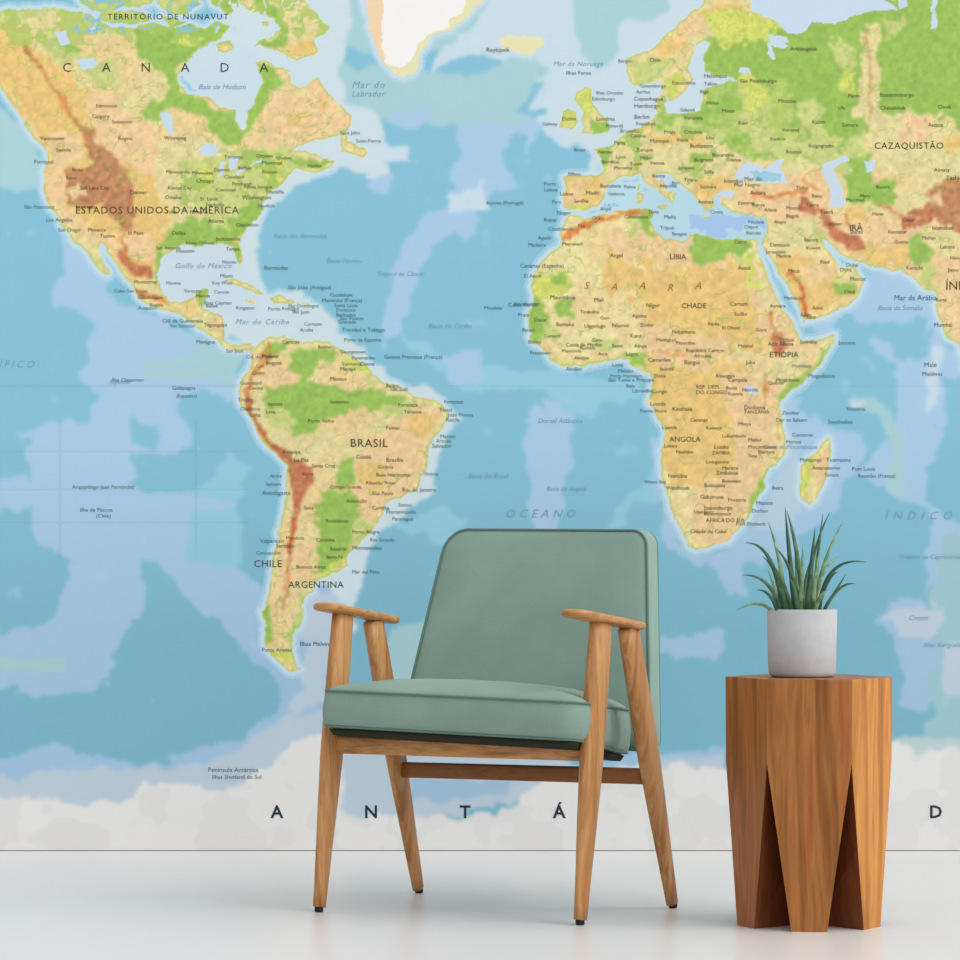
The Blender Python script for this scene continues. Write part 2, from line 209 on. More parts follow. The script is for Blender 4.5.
def map_colours(X, Y):
    """albedo (sRGB 0-255) of the printed map at artwork coordinates X (right), Y (down)"""
    wx = _fbm(X, Y, 9, 3, 3); wy = _fbm(X, Y, 9, 90, 3)
    Xc, Yc = X+wx*3.2, Y+wy*3.2
    ox = X+_fbm(X, Y, 17, 33, 4)*11; oy = Y+_fbm(X, Y, 17, 57, 4)*11
    col = np.zeros(X.shape+(3,))
    t = np.clip((Y-430)/200, 0, 1)[..., None]
    col[:] = _hex('#86c0d7')*(1-t)+_hex('#7cb4ca')*t
    deep = col.copy()
    soft = _fbm(X, Y, 22, 71, 3)[..., None]
    for c, p in OCEAN:
        P = _pts(p)
        m = _inpoly(ox, oy, P)
        if c == DEEP: col[m] = deep[m]
        else: col[m] = _hex(c)*(1-.045*t[m] if c in (MID, LITE) else 1)
    n = _fbm(X, Y, 18, 5, 4)
    m = (n > .62) & (Y < 735); col[m] = col[m]*.6+_hex('#a8d4e6')*.4
    for _ in range(2):
        acc = col*2.0
        for sx, sy in ((2, 0), (-2, 0), (0, 2), (0, -2)): acc += np.dstack([_sh(col[..., i], sx, sy) for i in range(3)])
        col = acc/6
    # land mask, shelf halo
    land = np.zeros(X.shape, bool)
    for p in LAND: land |= _inpoly(Xc, Yc, _pts(p))
    halo = _hex('#c9dbea'); rim = _hex('#bcdfe6')
    for dist, cc, a in ((7, '#b7d5e6', .55), (4, '#cbdfe9', .7)):
        h = np.zeros(X.shape, bool)
        for k in range(12):
            an = k*np.pi/6; r = dist
            sx, sy = int(round(r*np.cos(an))), int(round(r*np.sin(an)))
            h |= _sh(land, sx, sy)
        h &= ~land & (Y < 700) & (col[..., 0] < 196)
        col[h] = col[h]*(1-a)+_hex(cc)*a
    nch = np.abs(_fbm(X, Y, 16, 640, 3)); land &= ~((nch < .05) & (Y < 34) & (X > 70) & (X < 300))
    lcol = np.zeros_like(col); lcol[:] = _hex(TAN)
    afr = (X > 520) & (X < 850) & (Y > 200); lcol[afr] = _hex('#e6daa0')
    v = _fbm(X, Y, 26, 11, 4)
    k = np.clip(v*1.6+.25, 0, 1)[..., None]; lcol = lcol*(1-k)+_hex('#e6cb94')*k
    nx = _fbm(X, Y, 10, 201, 3)*2.6; ny = _fbm(X, Y, 10, 251, 3)*2.6
    for c, p, w in TINT:
        P = _pts(p)
        sx = X+nx*w; sy = Y+ny*w
        lcol[_inpoly(sx, sy, P)] = _hex(c)
    nx = _fbm(X, Y, 6, 301, 2)*5; ny = _fbm(X, Y, 6, 351, 2)*5
    for c, p, w in LINES:
        P = _pts(p)
        sx = X+nx; sy = Y+ny
        lcol[_nearline(sx, sy, P, w)] = _hex(c)
    acc = lcol*2.0; q = 2.0
    for sx, sy in ((2, 0), (-2, 0), (0, 2), (0, -2), (1, 1), (-1, -1), (1, -1), (-1, 1)):
        acc += np.dstack([_sh(lcol[..., i], sx, sy) for i in range(3)]); q += 1
    lcol = acc/q
    # relief speckle
    s = _fbm(X, Y, 5, 401, 3)[..., None]; lcol = lcol*(1+s*.09)
    red = (lcol[..., 0]-lcol[..., 2] > 70) & (lcol[..., 1] < 165)
    rg = _vnoise(X*1.0+Y*.6, Y-X*.4, 4.5, 77)[..., None]; lcol = np.where(red[..., None], lcol*(1+rg*.18), lcol)
    v2 = _fbm(X, Y, 13, 777, 3); g2 = (v2 > .30) & ((X > 180) & (X < 290) & (Y > 150) & (Y < 215) | (X > 590) & (X < 740) & (Y > 95) & (Y < 175)); lcol[g2] = lcol[g2]*.3+_hex('#9cc05e')*.7
    g3 = (v2 > .10) & (Y < 46) & (X > -20) & (X < 330); lcol[g3] = lcol[g3]*.35+_hex('#a5c560')*.65
    # green valleys
    vn = np.abs(_fbm(X, Y, 20, 500, 3)); gm = (vn < .018) & ~((X > 345) & (X < 500) & (Y < 90))
    lcol[gm] = lcol[gm]*.4+_hex('#a3bd60')*.6
    ice = _inpoly(Xc, Yc, _pts('384,-60 478,-60 466,-2 462,12 450,20 446,28 432,32 421,40 415,52 409,62 402,67 392,66 385,62 382,48 383,20'))
    grn = _inpoly(Xc, Yc, _pts(LAND[11])) | ((X > 350) & (X < 494) & (Y < 78) & land)
    lcol[grn] = _hex('#e4e0b4'); lcol[grn & (X < 386)] = _hex('#eed2ac'); lcol[grn & (X < 368)] = _hex('#d8d2e0')
    lcol[ice] = _hex('#efefee')
    ant = Y > 690
    # yellow-green coast edge
    e = np.zeros(X.shape, bool)
    for sx, sy in ((2, 0), (-2, 0), (0, 2), (0, -2), (1, 1), (-1, -1), (1, -1), (-1, 1)):
        e |= ~_sh(land, sx, sy)
    e &= land & ~grn & (_vnoise(X, Y, 12, 9) > -.28)
    lcol[e] = lcol[e]*.45+_hex('#b9c85e')*.55
    water = np.zeros(X.shape, bool)
    for p in WATER: water |= _inpoly(Xc, Yc, _pts(p))
    wc = np.zeros_like(col); wc[:] = _hex('#c5d8ea')
    md = (X > 640) & (X < 770) & (Y > 190) & (Y < 245)
    col[md] = _hex('#b4d6e4'); med2 = _inpoly(ox, oy, _pts('690,215 768,222 768,228 720,234 690,228')); col[med2] = _hex('#a3c4ea')
    med = _inpoly(ox, oy, _pts('602,184 640,186 640,206 604,208')) ; col[med] = _hex('#b8dbe6')
    bs = _inpoly(Xc, Yc, _pts('750,172 782,174 780,182 756,181')); wc[bs] = _hex('#9ccbe0')
    out = np.where(land[..., None], lcol, col)
    w_l = water & land
    out[w_l] = wc[w_l]
    hb = _inpoly(ox, oy, _pts('176,66 200,46 236,44 262,50 262,100 240,112 206,100')) & ~land
    out[hb] = _hex('#c8dbe6')
    # graticule
    gr = np.zeros(X.shape)
    for yy in (386, 451.5, 489.5, 522.5): gr = np.maximum(gr, (np.abs(Y-yy) < 1.2) & (X < 250) & ~land)
    for yy in (386,): gr = np.maximum(gr, (np.abs(Y-yy) < 1.0) & ~land)
    for xx in (60, 196): gr = np.maximum(gr, (np.abs(X-xx) < 1.4) & (Y > 420) & (Y < 560))
    for c0 in ((Y < 700),): out = np.where((gr > 0)[..., None] & c0[..., None], out*.965, out)
    # faint relief of the ice sheet
    aa = _fbm(X, Y, 30, 900, 3)[..., None]
    out = np.where((ant & ~land)[..., None] & (np.ptp(out, axis=-1) < 14)[..., None], out*(1+.012*np.clip(aa*20,-1,1)), out)
    return np.clip(out, 0, 255)
# ---------------------------------------------------------------- scene
import bpy, bmesh, math, random
from mathutils import Vector
random.seed(7)
S = bpy.context.scene
COL = S.collection
F, H, HY, DW = 3100.0, 0.72, 560.0, 7.670      # focal length (px), eye height, horizon row, distance to the wall

def unp(px, py, D):
    return Vector(((px-480)*D/F, D-DW, H-(py-HY)*D/F))
def floorpt(px, py):
    return unp(px, py, F*H/(py-HY))
CAM = Vector((0, -DW, H))
def onplane(px, py, p0, n):
    d = unp(px, py, 1.0)-CAM
    return CAM+d*((p0-CAM).dot(n)/d.dot(n))

# ---------------- materials
def srgb(h):
    if isinstance(h, str): h = [int(h[i:i+2], 16)/255 for i in (1, 3, 5)]
    return tuple((c/12.92 if c <= .04045 else ((c+.055)/1.055)**2.4) for c in h)+(1,)
def new_mat(name, rough=.6, spec=.3):
    m = bpy.data.materials.new(name); m.use_nodes = True
    b = m.node_tree.nodes['Principled BSDF']
    b.inputs['Roughness'].default_value = rough; b.inputs['Specular IOR Level'].default_value = spec
    return m, m.node_tree.nodes, m.node_tree.links, b
def plain(name, h, rough=.6, spec=.3, var=.06, scale=30, bump=0):
    m, N, L, b = new_mat(name, rough, spec)
    tc = N.new('ShaderNodeTexCoord'); no = N.new('ShaderNodeTexNoise'); no.inputs['Scale'].default_value = scale; no.inputs['Detail'].default_value = 4
    L.new(tc.outputs['Object'], no.inputs['Vector'])
    r = N.new('ShaderNodeValToRGB'); c = srgb(h)
    r.color_ramp.elements[0].position = .3; r.color_ramp.elements[1].position = .7
    r.color_ramp.elements[0].color = tuple(x*(1-var) for x in c[:3])+(1,); r.color_ramp.elements[1].color = tuple(min(1, x*(1+var)) for x in c[:3])+(1,)
    L.new(no.outputs['Fac'], r.inputs['Fac']); L.new(r.outputs['Color'], b.inputs['Base Color'])
    if bump:
        bp = N.new('ShaderNodeBump'); bp.inputs['Strength'].default_value = bump; bp.inputs['Distance'].default_value = .002
        L.new(no.outputs['Fac'], bp.inputs['Height']); L.new(bp.outputs['Normal'], b.inputs['Normal'])
    return m
def wood(name, stops, sc=(26, 26, 1.6), rough=.45, dist=2.0, seed=0):
    m, N, L, b = new_mat(name, rough, .35)
    tc = N.new('ShaderNodeTexCoord'); mp = N.new('ShaderNodeMapping'); mp.inputs['Scale'].default_value = sc; mp.inputs['Location'].default_value = (seed, seed*.7, seed*1.3)
    L.new(tc.outputs['Object'], mp.inputs['Vector'])
    no = N.new('ShaderNodeTexNoise'); no.inputs['Scale'].default_value = 1.0; no.inputs['Detail'].default_value = 6; no.inputs['Distortion'].default_value = dist
    L.new(mp.outputs['Vector'], no.inputs['Vector'])
    r = N.new('ShaderNodeValToRGB'); e = r.color_ramp.elements
    while len(e) < len(stops): e.new(.5)
    for i, (p, h) in enumerate(stops): e[i].position = p; e[i].color = srgb(h)
    n2 = N.new('ShaderNodeTexNoise'); n2.inputs['Scale'].default_value = 6.0; n2.inputs['Detail'].default_value = 8
    mp2 = N.new('ShaderNodeMapping'); mp2.inputs['Scale'].default_value = tuple(1.6*v for v in sc); L.new(tc.outputs['Object'], mp2.inputs['Vector']); L.new(mp2.outputs['Vector'], n2.inputs['Vector'])
    L.new(no.outputs['Fac'], r.inputs['Fac'])
    mx = N.new('ShaderNodeMixRGB'); mx.blend_type = 'MULTIPLY'; mx.inputs['Fac'].default_value = .35
    r2 = N.new('ShaderNodeValToRGB'); r2.color_ramp.elements[0].position = .35; r2.color_ramp.elements[0].color = (.55, .5, .45, 1); r2.color_ramp.elements[1].position = .6; r2.color_ramp.elements[1].color = (1, 1, 1, 1)
    L.new(n2.outputs['Fac'], r2.inputs['Fac']); L.new(r.outputs['Color'], mx.inputs[1]); L.new(r2.outputs['Color'], mx.inputs[2])
    L.new(mx.outputs['Color'], b.inputs['Base Color'])
    bp = N.new('ShaderNodeBump'); bp.inputs['Strength'].default_value = .15; bp.inputs['Distance'].default_value = .002
    L.new(n2.outputs['Fac'], bp.inputs['Height']); L.new(bp.outputs['Normal'], b.inputs['Normal'])
    return m
def fabric(name, h):
    m, N, L, b = new_mat(name, .9, .15)
    b.inputs['Sheen Weight'].default_value = .15
    tc = N.new('ShaderNodeTexCoord')
    no = N.new('ShaderNodeTexNoise'); no.inputs['Scale'].default_value = 9; no.inputs['Detail'].default_value = 3
    fi = N.new('ShaderNodeTexNoise'); fi.inputs['Scale'].default_value = 420; fi.inputs['Detail'].default_value = 2
    for q in (no, fi): L.new(tc.outputs['Object'], q.inputs['Vector'])
    r = N.new('ShaderNodeValToRGB'); c = srgb(h)
    r.color_ramp.elements[0].position = .3; r.color_ramp.elements[1].position = .7
    r.color_ramp.elements[0].color = tuple(x*.93 for x in c[:3])+(1,); r.color_ramp.elements[1].color = tuple(x*1.06 for x in c[:3])+(1,)
    L.new(no.outputs['Fac'], r.inputs['Fac'])
    mx = N.new('ShaderNodeMixRGB'); mx.blend_type = 'MULTIPLY'; mx.inputs['Fac'].default_value = .25
    L.new(r.outputs['Color'], mx.inputs[1]); L.new(fi.outputs['Fac'], mx.inputs[2]); L.new(mx.outputs['Color'], b.inputs['Base Color'])
    bp = N.new('ShaderNodeBump'); bp.inputs['Strength'].default_value = .25; bp.inputs['Distance'].default_value = .001
    L.new(fi.outputs['Fac'], bp.inputs['Height']); L.new(bp.outputs['Normal'], b.inputs['Normal'])
    return m

# ---------------- object helpers
def link(name, me, mat, parent=None, smooth=True, **props):
    o = bpy.data.objects.new(name, me); COL.objects.link(o)
    if mat: me.materials.append(mat)
    if smooth: me.polygons.foreach_set('use_smooth', [True]*len(me.polygons))
    if parent is not None:
        o.parent = parent
        d = None; q = parent; off = Vector((0, 0, 0))
        while q is not None: off += q.location; q = q.parent
        me.transform(__import__('mathutils').Matrix.Translation(-off))
    for k, v in props.items(): o[k] = v
    return o
def mesh(name, verts, faces):
    me = bpy.data.meshes.new(name); me.from_pydata([tuple(v) for v in verts], [], faces); me.update()
    bm = bmesh.new(); bm.from_mesh(me); bmesh.ops.recalc_face_normals(bm, faces=bm.faces); bm.to_mesh(me); bm.free()
    return me
def empty(name, loc, label, cat, group=None):
    o = bpy.data.objects.new(name, None); COL.objects.link(o); o.location = loc; o.empty_display_size = .1
    o['label'] = label; o['category'] = cat
    if group: o['group'] = group
    return o
def loft(secs, n=20, p=2.0, closed=False):
    """secs: (centre, axis a vector, axis b vector); superellipse of exponent p"""
    V, Fc = [], []
    for c, a, b in secs:
        for k in range(n):
            t = 2*math.pi*k/n; ct, st = math.cos(t), math.sin(t)
            V.append(c + a*(math.copysign(abs(ct)**(2/p), ct)) + b*(math.copysign(abs(st)**(2/p), st)))
    m = len(secs)
    for i in range(m if closed else m-1):
        j = (i+1) % m
        for k in range(n):
            Fc.append((i*n+k, i*n+(k+1) % n, j*n+(k+1) % n, j*n+k))
    if not closed:
        Fc.append(tuple(range(n))); Fc.append(tuple(range((m-1)*n, m*n)))
    return V, Fc
def tube_closed(path, r, n=8):
    secs = []; m = len(path)
    for i in range(m):
        t = (path[(i+1) % m]-path[i-1]).normalized()
        u = t.cross(Vector((.13, .37, .92))).normalized(); w = t.cross(u)
        secs.append((path[i], u*r, w*r))
    return loft(secs, n, 2, True)
def tri(c, u, v, w):
    """c: 8 corners [bottom 4 ccw, top 4 ccw], u,v in -1..1, w 0..1"""
    u = (u+1)/2; v = (v+1)/2
    def bi(q): return (q[0]*(1-u)+q[1]*u)*(1-v)+(q[3]*(1-u)+q[2]*u)*v
    return bi(c[:4])*(1-w)+bi(c[4:])*w
def outline(L, W, R, d, n=16):
    """rounded rectangle inset by d, normalised by the half sizes; R per corner (--,+-,++,-+)"""
    hx, hy = L/2-d, W/2-d; pts = []
    for (sx, sy, a0), r0 in zip(((1, -1, -90), (1, 1, 0), (-1, 1, 90), (-1, -1, 180)), (R[1], R[2], R[3], R[0])):
        r = min(max(r0-d, .001), hx, hy); cx, cy = sx*(hx-r), sy*(hy-r)
        for k in range(n):
            a = math.radians(a0+90*k/(n-1)); pts.append(((cx+r*math.cos(a))/(L/2), (cy+r*math.sin(a))/(W/2)))
        # straight run is subdivided so that crowned faces stay smooth
        nx = ((1, 1), (-1, 1), (-1, -1), (1, -1))
    out = []
    for i in range(len(pts)):
        a = pts[i]; b = pts[(i+1) % len(pts)]
        out.append(a)
        if i % n == n-1:
            for q in range(1, 12): out.append((a[0]+(b[0]-a[0])*q/12, a[1]+(b[1]-a[1])*q/12))
    return out
def pillow(corners, L, W, T, R, prof):
    V, Fc = [], []; rings = []
    for d, w in prof:
        ring = [tri(corners, u, v, w) for u, v in outline(L, W, R, d)]
        rings.append(len(V)); V += ring
    n = len(outline(L, W, R, 0))
    for i in range(len(prof)-1):
        a, b = rings[i], rings[i+1]
        for k in range(n): Fc.append((a+k, a+(k+1) % n, b+(k+1) % n, b+k))
    for r in (rings[0], rings[-1]):
        c = len(V); s = Vector((0, 0, 0))
        for k in range(n): s += V[r+k]
        V.append(s/n)
        for k in range(n): Fc.append((r+k, r+(k+1) % n, c))
    return V, Fc
def rbox(p0, p1, up, hh, hw, nseg=2, p=5, ends=.004):
    d = (p1-p0).normalized(); side = d.cross(up).normalized(); upv = side.cross(d)
    secs = [(p0, upv*(hh-ends), side*(hw-ends)), (p0+d*ends, upv*hh, side*hw), (p1-d*ends, upv*hh, side*hw), (p1, upv*(hh-ends), side*(hw-ends))]
    return loft(secs, 24, p)

# ---------------- setting
M_floor = plain('polished_light_floor', '#e4e0dd', .32, .25, .012, 1.3)
M_plaster = plain('white_plaster', '#dcdcdc', .9, .1, .01, 4)
def boxmesh(name, x0, x1, y0, y1, z0, z1):
    V = [(x, y, z) for z in (z0, z1) for x, y in ((x0, y0), (x1, y0), (x1, y1), (x0, y1))]
    return mesh(name, V, [(0, 1, 2, 3), (4, 5, 6, 7), (0, 1, 5, 4), (1, 2, 6, 5), (2, 3, 7, 6), (3, 0, 4, 7)])
link('floor', boxmesh('floor', -6, 6, -10, .1, -.1, 0), M_floor, smooth=False, kind='structure')
link('wall_back', boxmesh('wall_back', -6, 6, .006, .12, 0, 3.2), M_plaster, smooth=False, kind='structure')

# ---------------- wall mural: printed sheet, artwork laid out on a fine grid
PS = DW/F
def art(X, Y): return ((X-480)*PS, H-(Y-HY)*PS)
def axis(a, b, lo, hi, step, coarse):
    left = np.arange(lo, a, coarse); right = np.arange(b+coarse, hi+coarse, coarse)
    return np.concatenate([left, np.arange(a, b+step, step), right])
ax = axis(-14, 974, -230, 1190, 1.0, 6.0); ay = np.concatenate([np.arange(-190, -12, 6.0), np.arange(-12, 849.5, 1.0), [850.1]])
GX, GY = np.meshgrid(ax, ay)
rgb = map_colours(GX, GY)/255.0
lin = np.where(rgb <= .04045, rgb/12.92, ((rgb+.055)/1.055)**2.4)
ny, nx = GX.shape
co = np.empty((ny*nx, 3), np.float32); wx, wz = art(GX, GY)
co[:, 0] = wx.ravel(); co[:, 1] = 0; co[:, 2] = wz.ravel()
idx = np.arange(ny*nx).reshape(ny, nx)
quads = np.stack([idx[1:, :-1], idx[1:, 1:], idx[:-1, 1:], idx[:-1, :-1]], -1).reshape(-1, 4)
# thickness: a back face and four edges
bo = ny*nx
cb = np.array([[wx[0, 0], .005, wz[0, 0]], [wx[0, -1], .005, wz[0, 0]], [wx[0, -1], .005, wz[-1, 0]], [wx[0, 0], .005, wz[-1, 0]]], np.float32)
co = np.vstack([co, cb])
extra = [(bo, bo+1, bo+2, bo+3), (idx[0, 0], idx[0, -1], bo+1, bo), (idx[0, -1], idx[-1, -1], bo+2, bo+1), (idx[-1, -1], idx[-1, 0], bo+3, bo+2), (idx[-1, 0], idx[0, 0], bo, bo+3)]
quads = np.vstack([quads, np.array(extra)])
me = bpy.data.meshes.new('wall_mural')
me.vertices.add(len(co)); me.vertices.foreach_set('co', co.ravel())
me.loops.add(len(quads)*4); me.loops.foreach_set('vertex_index', quads.ravel().astype(np.int32))
me.polygons.add(len(quads)); me.polygons.foreach_set('loop_start', np.arange(0, len(quads)*4, 4, dtype=np.int32))
me.update(calc_edges=True)
at = me.color_attributes.new('print', 'FLOAT_COLOR', 'POINT')
buf = np.ones((len(co), 4), np.float32); buf[:ny*nx, :3] = lin.reshape(-1, 3); buf[ny*nx:, :3] = .7
at.data.foreach_set('color', buf.ravel())
m, N, L, b = new_mat('printed_mural_paper', .85, .12)
va = N.new('ShaderNodeAttribute'); va.attribute_name = 'print'; L.new(va.outputs['Color'], b.inputs['Base Color'])
mural = link('wall_mural', me, m, smooth=False)
mural['label'] = 'world map wall mural covering the back wall, blue oceans and green and tan continents'
mural['category'] = 'mural'

def glyphs(items):
    V, Fc = [], []
    for it in items:
        t, x, y, s = it[:4]; al = it[4] if len(it) > 4 else 'LEFT'; sp = it[5] if len(it) > 5 else 1.0; sh = it[6] if len(it) > 6 else 0
        cu = bpy.data.curves.new('t', 'FONT'); cu.body = t; cu.size = s*PS*1.36; cu.align_x = al; cu.align_y = 'CENTER'
        cu.space_character = sp; cu.shear = sh; cu.resolution_u = 2
        if s > 12: cu.offset = s*PS*.03
        ob = bpy.data.objects.new('t', cu); COL.objects.link(ob)
        dg = bpy.context.evaluated_depsgraph_get(); tm = bpy.data.meshes.new_from_object(ob.evaluated_get(dg))
        wx, wz = art(x, y); o = len(V)
        V += [(wx+v.co.x, -.0006, wz+v.co.y) for v in tm.vertices]
        Fc += [tuple(o+i for i in p.vertices) for p in tm.polygons]
        bpy.data.objects.remove(ob); bpy.data.curves.remove(cu); bpy.data.meshes.remove(tm)
    me = bpy.data.meshes.new('lettering'); me.from_pydata(V, [], Fc); me.update()
    return me
INKS = {}
def lettering(part, items, colour, label=None, stuff=False):
    if colour not in INKS: INKS[colour] = plain(part+'_ink', colour, .85, .1, 0)
    o = link(part, glyphs(items), INKS[colour], mural, smooth=False)
    if label: o['label'] = label
    if stuff: o['kind'] = 'stuff'
def spread(word, x0, step, y, s): return [(ch, x0+i*step, y, s, 'CENTER') for i, ch in enumerate(word) if ch != ' ']
for g in spread('ANTÁRTIDA', 277, 94.1, 812.5, 13): lettering('continent_letter', [g], '#2c3b48')
for g in spread('CANADA', 67, 39.4, 68, 9.5): lettering('country_letter', [g], '#4c473a')
for g in [
  ('ESTADOS UNIDOS DA AMÉRICA', 157, 210.5, 7.5, 'CENTER', 1.13), ('BRASIL', 369, 443.5, 8.5, 'CENTER', 1.1), ('ARGENTINA', 316, 585, 7, 'CENTER', 1.06), ('CHILE', 268, 564, 7.5, 'CENTER', 1.05),
  ('CAZAQUISTÃO', 909, 146, 6.8, 'CENTER', 1.1), ('ETIÓPIA', 784, 355, 6, 'CENTER'), ('IRÃ', 856, 228, 6.5, 'CENTER'), ('ÍNDIA', 962, 286, 9, 'CENTER'), ('TERRITÓRIO DE NUNAVUT', 168, 17, 6, 'CENTER', 1.25),
  ('LÍBIA', 678, 257, 5.5, 'CENTER'), ('CHADE', 694, 306, 5.5, 'CENTER'), ('ANGOLA', 685, 439.5, 5.5, 'CENTER')]: lettering('country_name', [g], '#4c473a')
sah = [(c, 586+i*28, y, 7.5, 'CENTER', 1, .3) for i, (c, y) in enumerate(zip('SAARA', (286, 287, 286, 288, 286)))]
for g in sah: lettering('desert_letter', [g], '#a9793f')
places_land = [
 ('Vancouver',40,138.5,4.6),('Calgary',92,116.5,4.6),('Winnipeg',164,138,4.6),('Regina',118,138.5,4.4),('Seattle',56,150,4.4),('Denver',130,192.5,4.6),('Chicago',196,181,4.4),('Omaha',165,197.5,4.4),('Washington',242,197.5,4.8),('Toronto',224,157,4.4),('Ottawa',256,156,4.4),('Montreal',262,163,4.4),
 ('Boston',262,172,4.2),('Nova Iorque',244,187,4.4),('Detroit',214,170,4.2),('St. Louis',200,199,4.2),('Phoenix',88,230,4.4),('El Paso',128,233,4.4),('Dallas',172,233,4.4),('Houston',176,251,4.2),('Atlanta',208,221,4.4),('Memphis',190,212,4),('Jacksonville',216,239,4.2),('Salt Lake City',80,188,4.2),('Reno',66,178,4),('Boise',72,170,4),('Monterrey',134,282,4.2),('Guadalajara',138,297.5,4.2),
 ('Edmonton',96,106,4),('Saskatoon',112,122,4),('Minneapolis',166,172,4),('Kansas City',168,188,4),
 ('Caracas',282,342,4.4),('Bogotá',266,363,4.4),('Medellín',262,356,4),('Quito',252,373,4.2),('Manaus',330,379,4.4),('Iquitos',268,404,4.2),('Porto Velho',308,421,4.2),('Belém',386,386,4.2),('Fortaleza',398,405,4.2),('Cuiabá',356,457,4.4),('Brasília',386,460,4.8),('La Paz',294,460,4.6),('Santa Cruz',312,466,4.2),('Belo Horizonte',376,475,4.4),('São Paulo',372,493.5,4.4),('Assunção',346,501,4.4),('Curitiba',372,508,4.2),('Córdoba',316,540,4.2),('Porto Alegre',352,532,4.2),('Rosário',330,549,4.2),('Buenos Aires',296,567,4.4),('Santiago',276,546,4.4),('Campo Grande',330,487,4),('Georgetown',340,352,4),('Paramaribo',352,358,4),('Macapá',340,369,4.2),('Bolívar',318,347,4),
 ('Santarém',330,402,4),('Lima',266,412,4),
 ('Oslo',650,60,4.4),('Estocolmo',672,83,4.4),('Helsinque',704,76,4.6),('São Petersburgo',740,81,4.4),('Moscou',778,101,4.6),('Copenhague',634,99,4.6),('Hamburgo',634,106,4.8),('Berlim',634,117,4.8),('Varsóvia',684,118,4.4),('Minsk',722,111,4.4),('Kiev',738,123,4.4),('Londres',596,119,4.6),('Dublin',562,119,4.2),('Paris',614,143,4.6),('Bruxelas',620,131,4.4),('Munique',650,141,4.4),('Viena',676,140,4.4),('Praga',664,132,4.2),('Budapeste',690,146,4.4),('Zurique',636,150,4.2),('Milão',640,158,4.2),('Belgrado',694,160,4.4),('Bucareste',712,155,4.4),('Lyon',616,157,4),('Lisboa',560,194,4.2),('Madri',586,193,4.6),('Barcelona',600,186,4.2),('Sevilha',574,201,4.2),('Roma',652,176,4.4),('Atenas',698,202,4.4),('Istambul',724,181,4.4),('Ancara',750,193,4.4),('Esmirna',738,203,4.2),('Sófia',704,172,4.2),
 ('Kazan',812,122,4.4),('Samara',842,125,4.4),('Perm',848,96,4.4),('Ufa',838,108,4),('Ecaterimburgo',880,95,4.6),('Cheliabinsk',880,108,4.4),('Omsk',938,107,4.4),('Astana',928,125,4.4),('Volgogrado',808,146,4.4),('Rostov',786,152,4.4),('Karkov',770,139,4.2),('Voronej',782,130,4.2),('Arkhangelsk',790,49,4.4),('Almaty',934,170,4.4),('Tashkent',946,178,5),('Baku',812,196,4.2),('Tbilisi',796,188,4.2),('Teerã',820,212,4.4),('Bagdá',786,216,4.4),('Mashhad',846,200,4.2),('Cabul',902,220,4.2),('Islamabad',932,228,4.4),('Lahore',940,247,4.2),('Karachi',906,268,4.4),('Riad',820,262,4.4),('Meca',788,271,4.4),('Sana',806,317,4.4),('Áden',812,308,4.2),('Medina',776,256,4.2),('Damasco',770,245,4.2),('Jerusalém',766,252,4),('Shiraz',850,232,4.2),('Kandahar',888,232,4),
 ('Argel',610,255.5,4.8),('Túnis',648,212,4),('Cairo',734,242,4.4),('Assuã',738,268,4.4),('Mauritânia',550,297.5,4.8),('Mali',594,300,4.8),('Níger',646,305.5,4.8),('Cartum',730,304,4.6),('Sudão',734,314,4.4),('Bamako',556,324.5,4.6),('Niamei',612,325.5,4.8),('Uagadugu',584,326,4.4),('Ndjamena',672,332,4.6),('Kano',630,336,4.4),('Abuja',634,346,4.4),('Dakar',534,320,4.2),('Conacri',544,336,4),('Costa do Marfim',566,345,4.2),('Gana',592,340,4),('Monróvia',562,351,4),('Acra',598,354,4),('Lagos',626,354,4.2),('Camarões',648,360,4.4),('Iaundé',660,369,4.2),('Bangui',684,362.5,4.8),('República Centro-',686,350.5,4.2),('Africana',694,356,4.2),('Juba',746,362.5,4.4),('Adis Abeba',768,344,4.4),('Djibuti',780,340,4.2),('Campala',728,380,4.4),('Nairóbi',742,390,4.2),('Kisangani',716,376,4),('Congo',652,391.5,4.4),('REP. DEM.',696,387,4.4),('DO CONGO',696,392.5,4.4),('Ruanda',728,394,4),('Kinshasa',672,409,4.6),('Dodoma',744,407.5,4.8),('TANZÂNIA',744,412,4),('Luanda',662,427.5,4.2),('Lusaka',714,447,4.4),('ZÂMBIA',712,453,4),('Harare',722,468,4.6),('Zimbábue',716,473,4.4),('Moçambique',748,447,4.4),('Namíbia',668,476,4.6),('Windhoek',666,488,4.4),('Botsuana',704,485.5,4.6),('Gaborone',700,497,4.6),('Pretória',728,500,4.4),('Joanesburgo',704,508,4.6),('ÁFRICA DO SUL',706,520.5,4.4),('Bloemfontein',704,514,4),('Cidade do Cabo',690,531.5,4.4),('Maláui',748,440,4.2),('Lubumbashi',722,436,4),('Mogadíscio',776,380,4.2),('Antananarivo',812,468,4.2),('Somália',800,342,4.4),('Quênia',768,383,4.2),('Cananga',690,420,4.2),
 ('Nova Délhi',950,258,4.2),('Mumbai',934,325,4.6),('Omã',844,292,4.4),('Reykjavik',486,50,5),
]

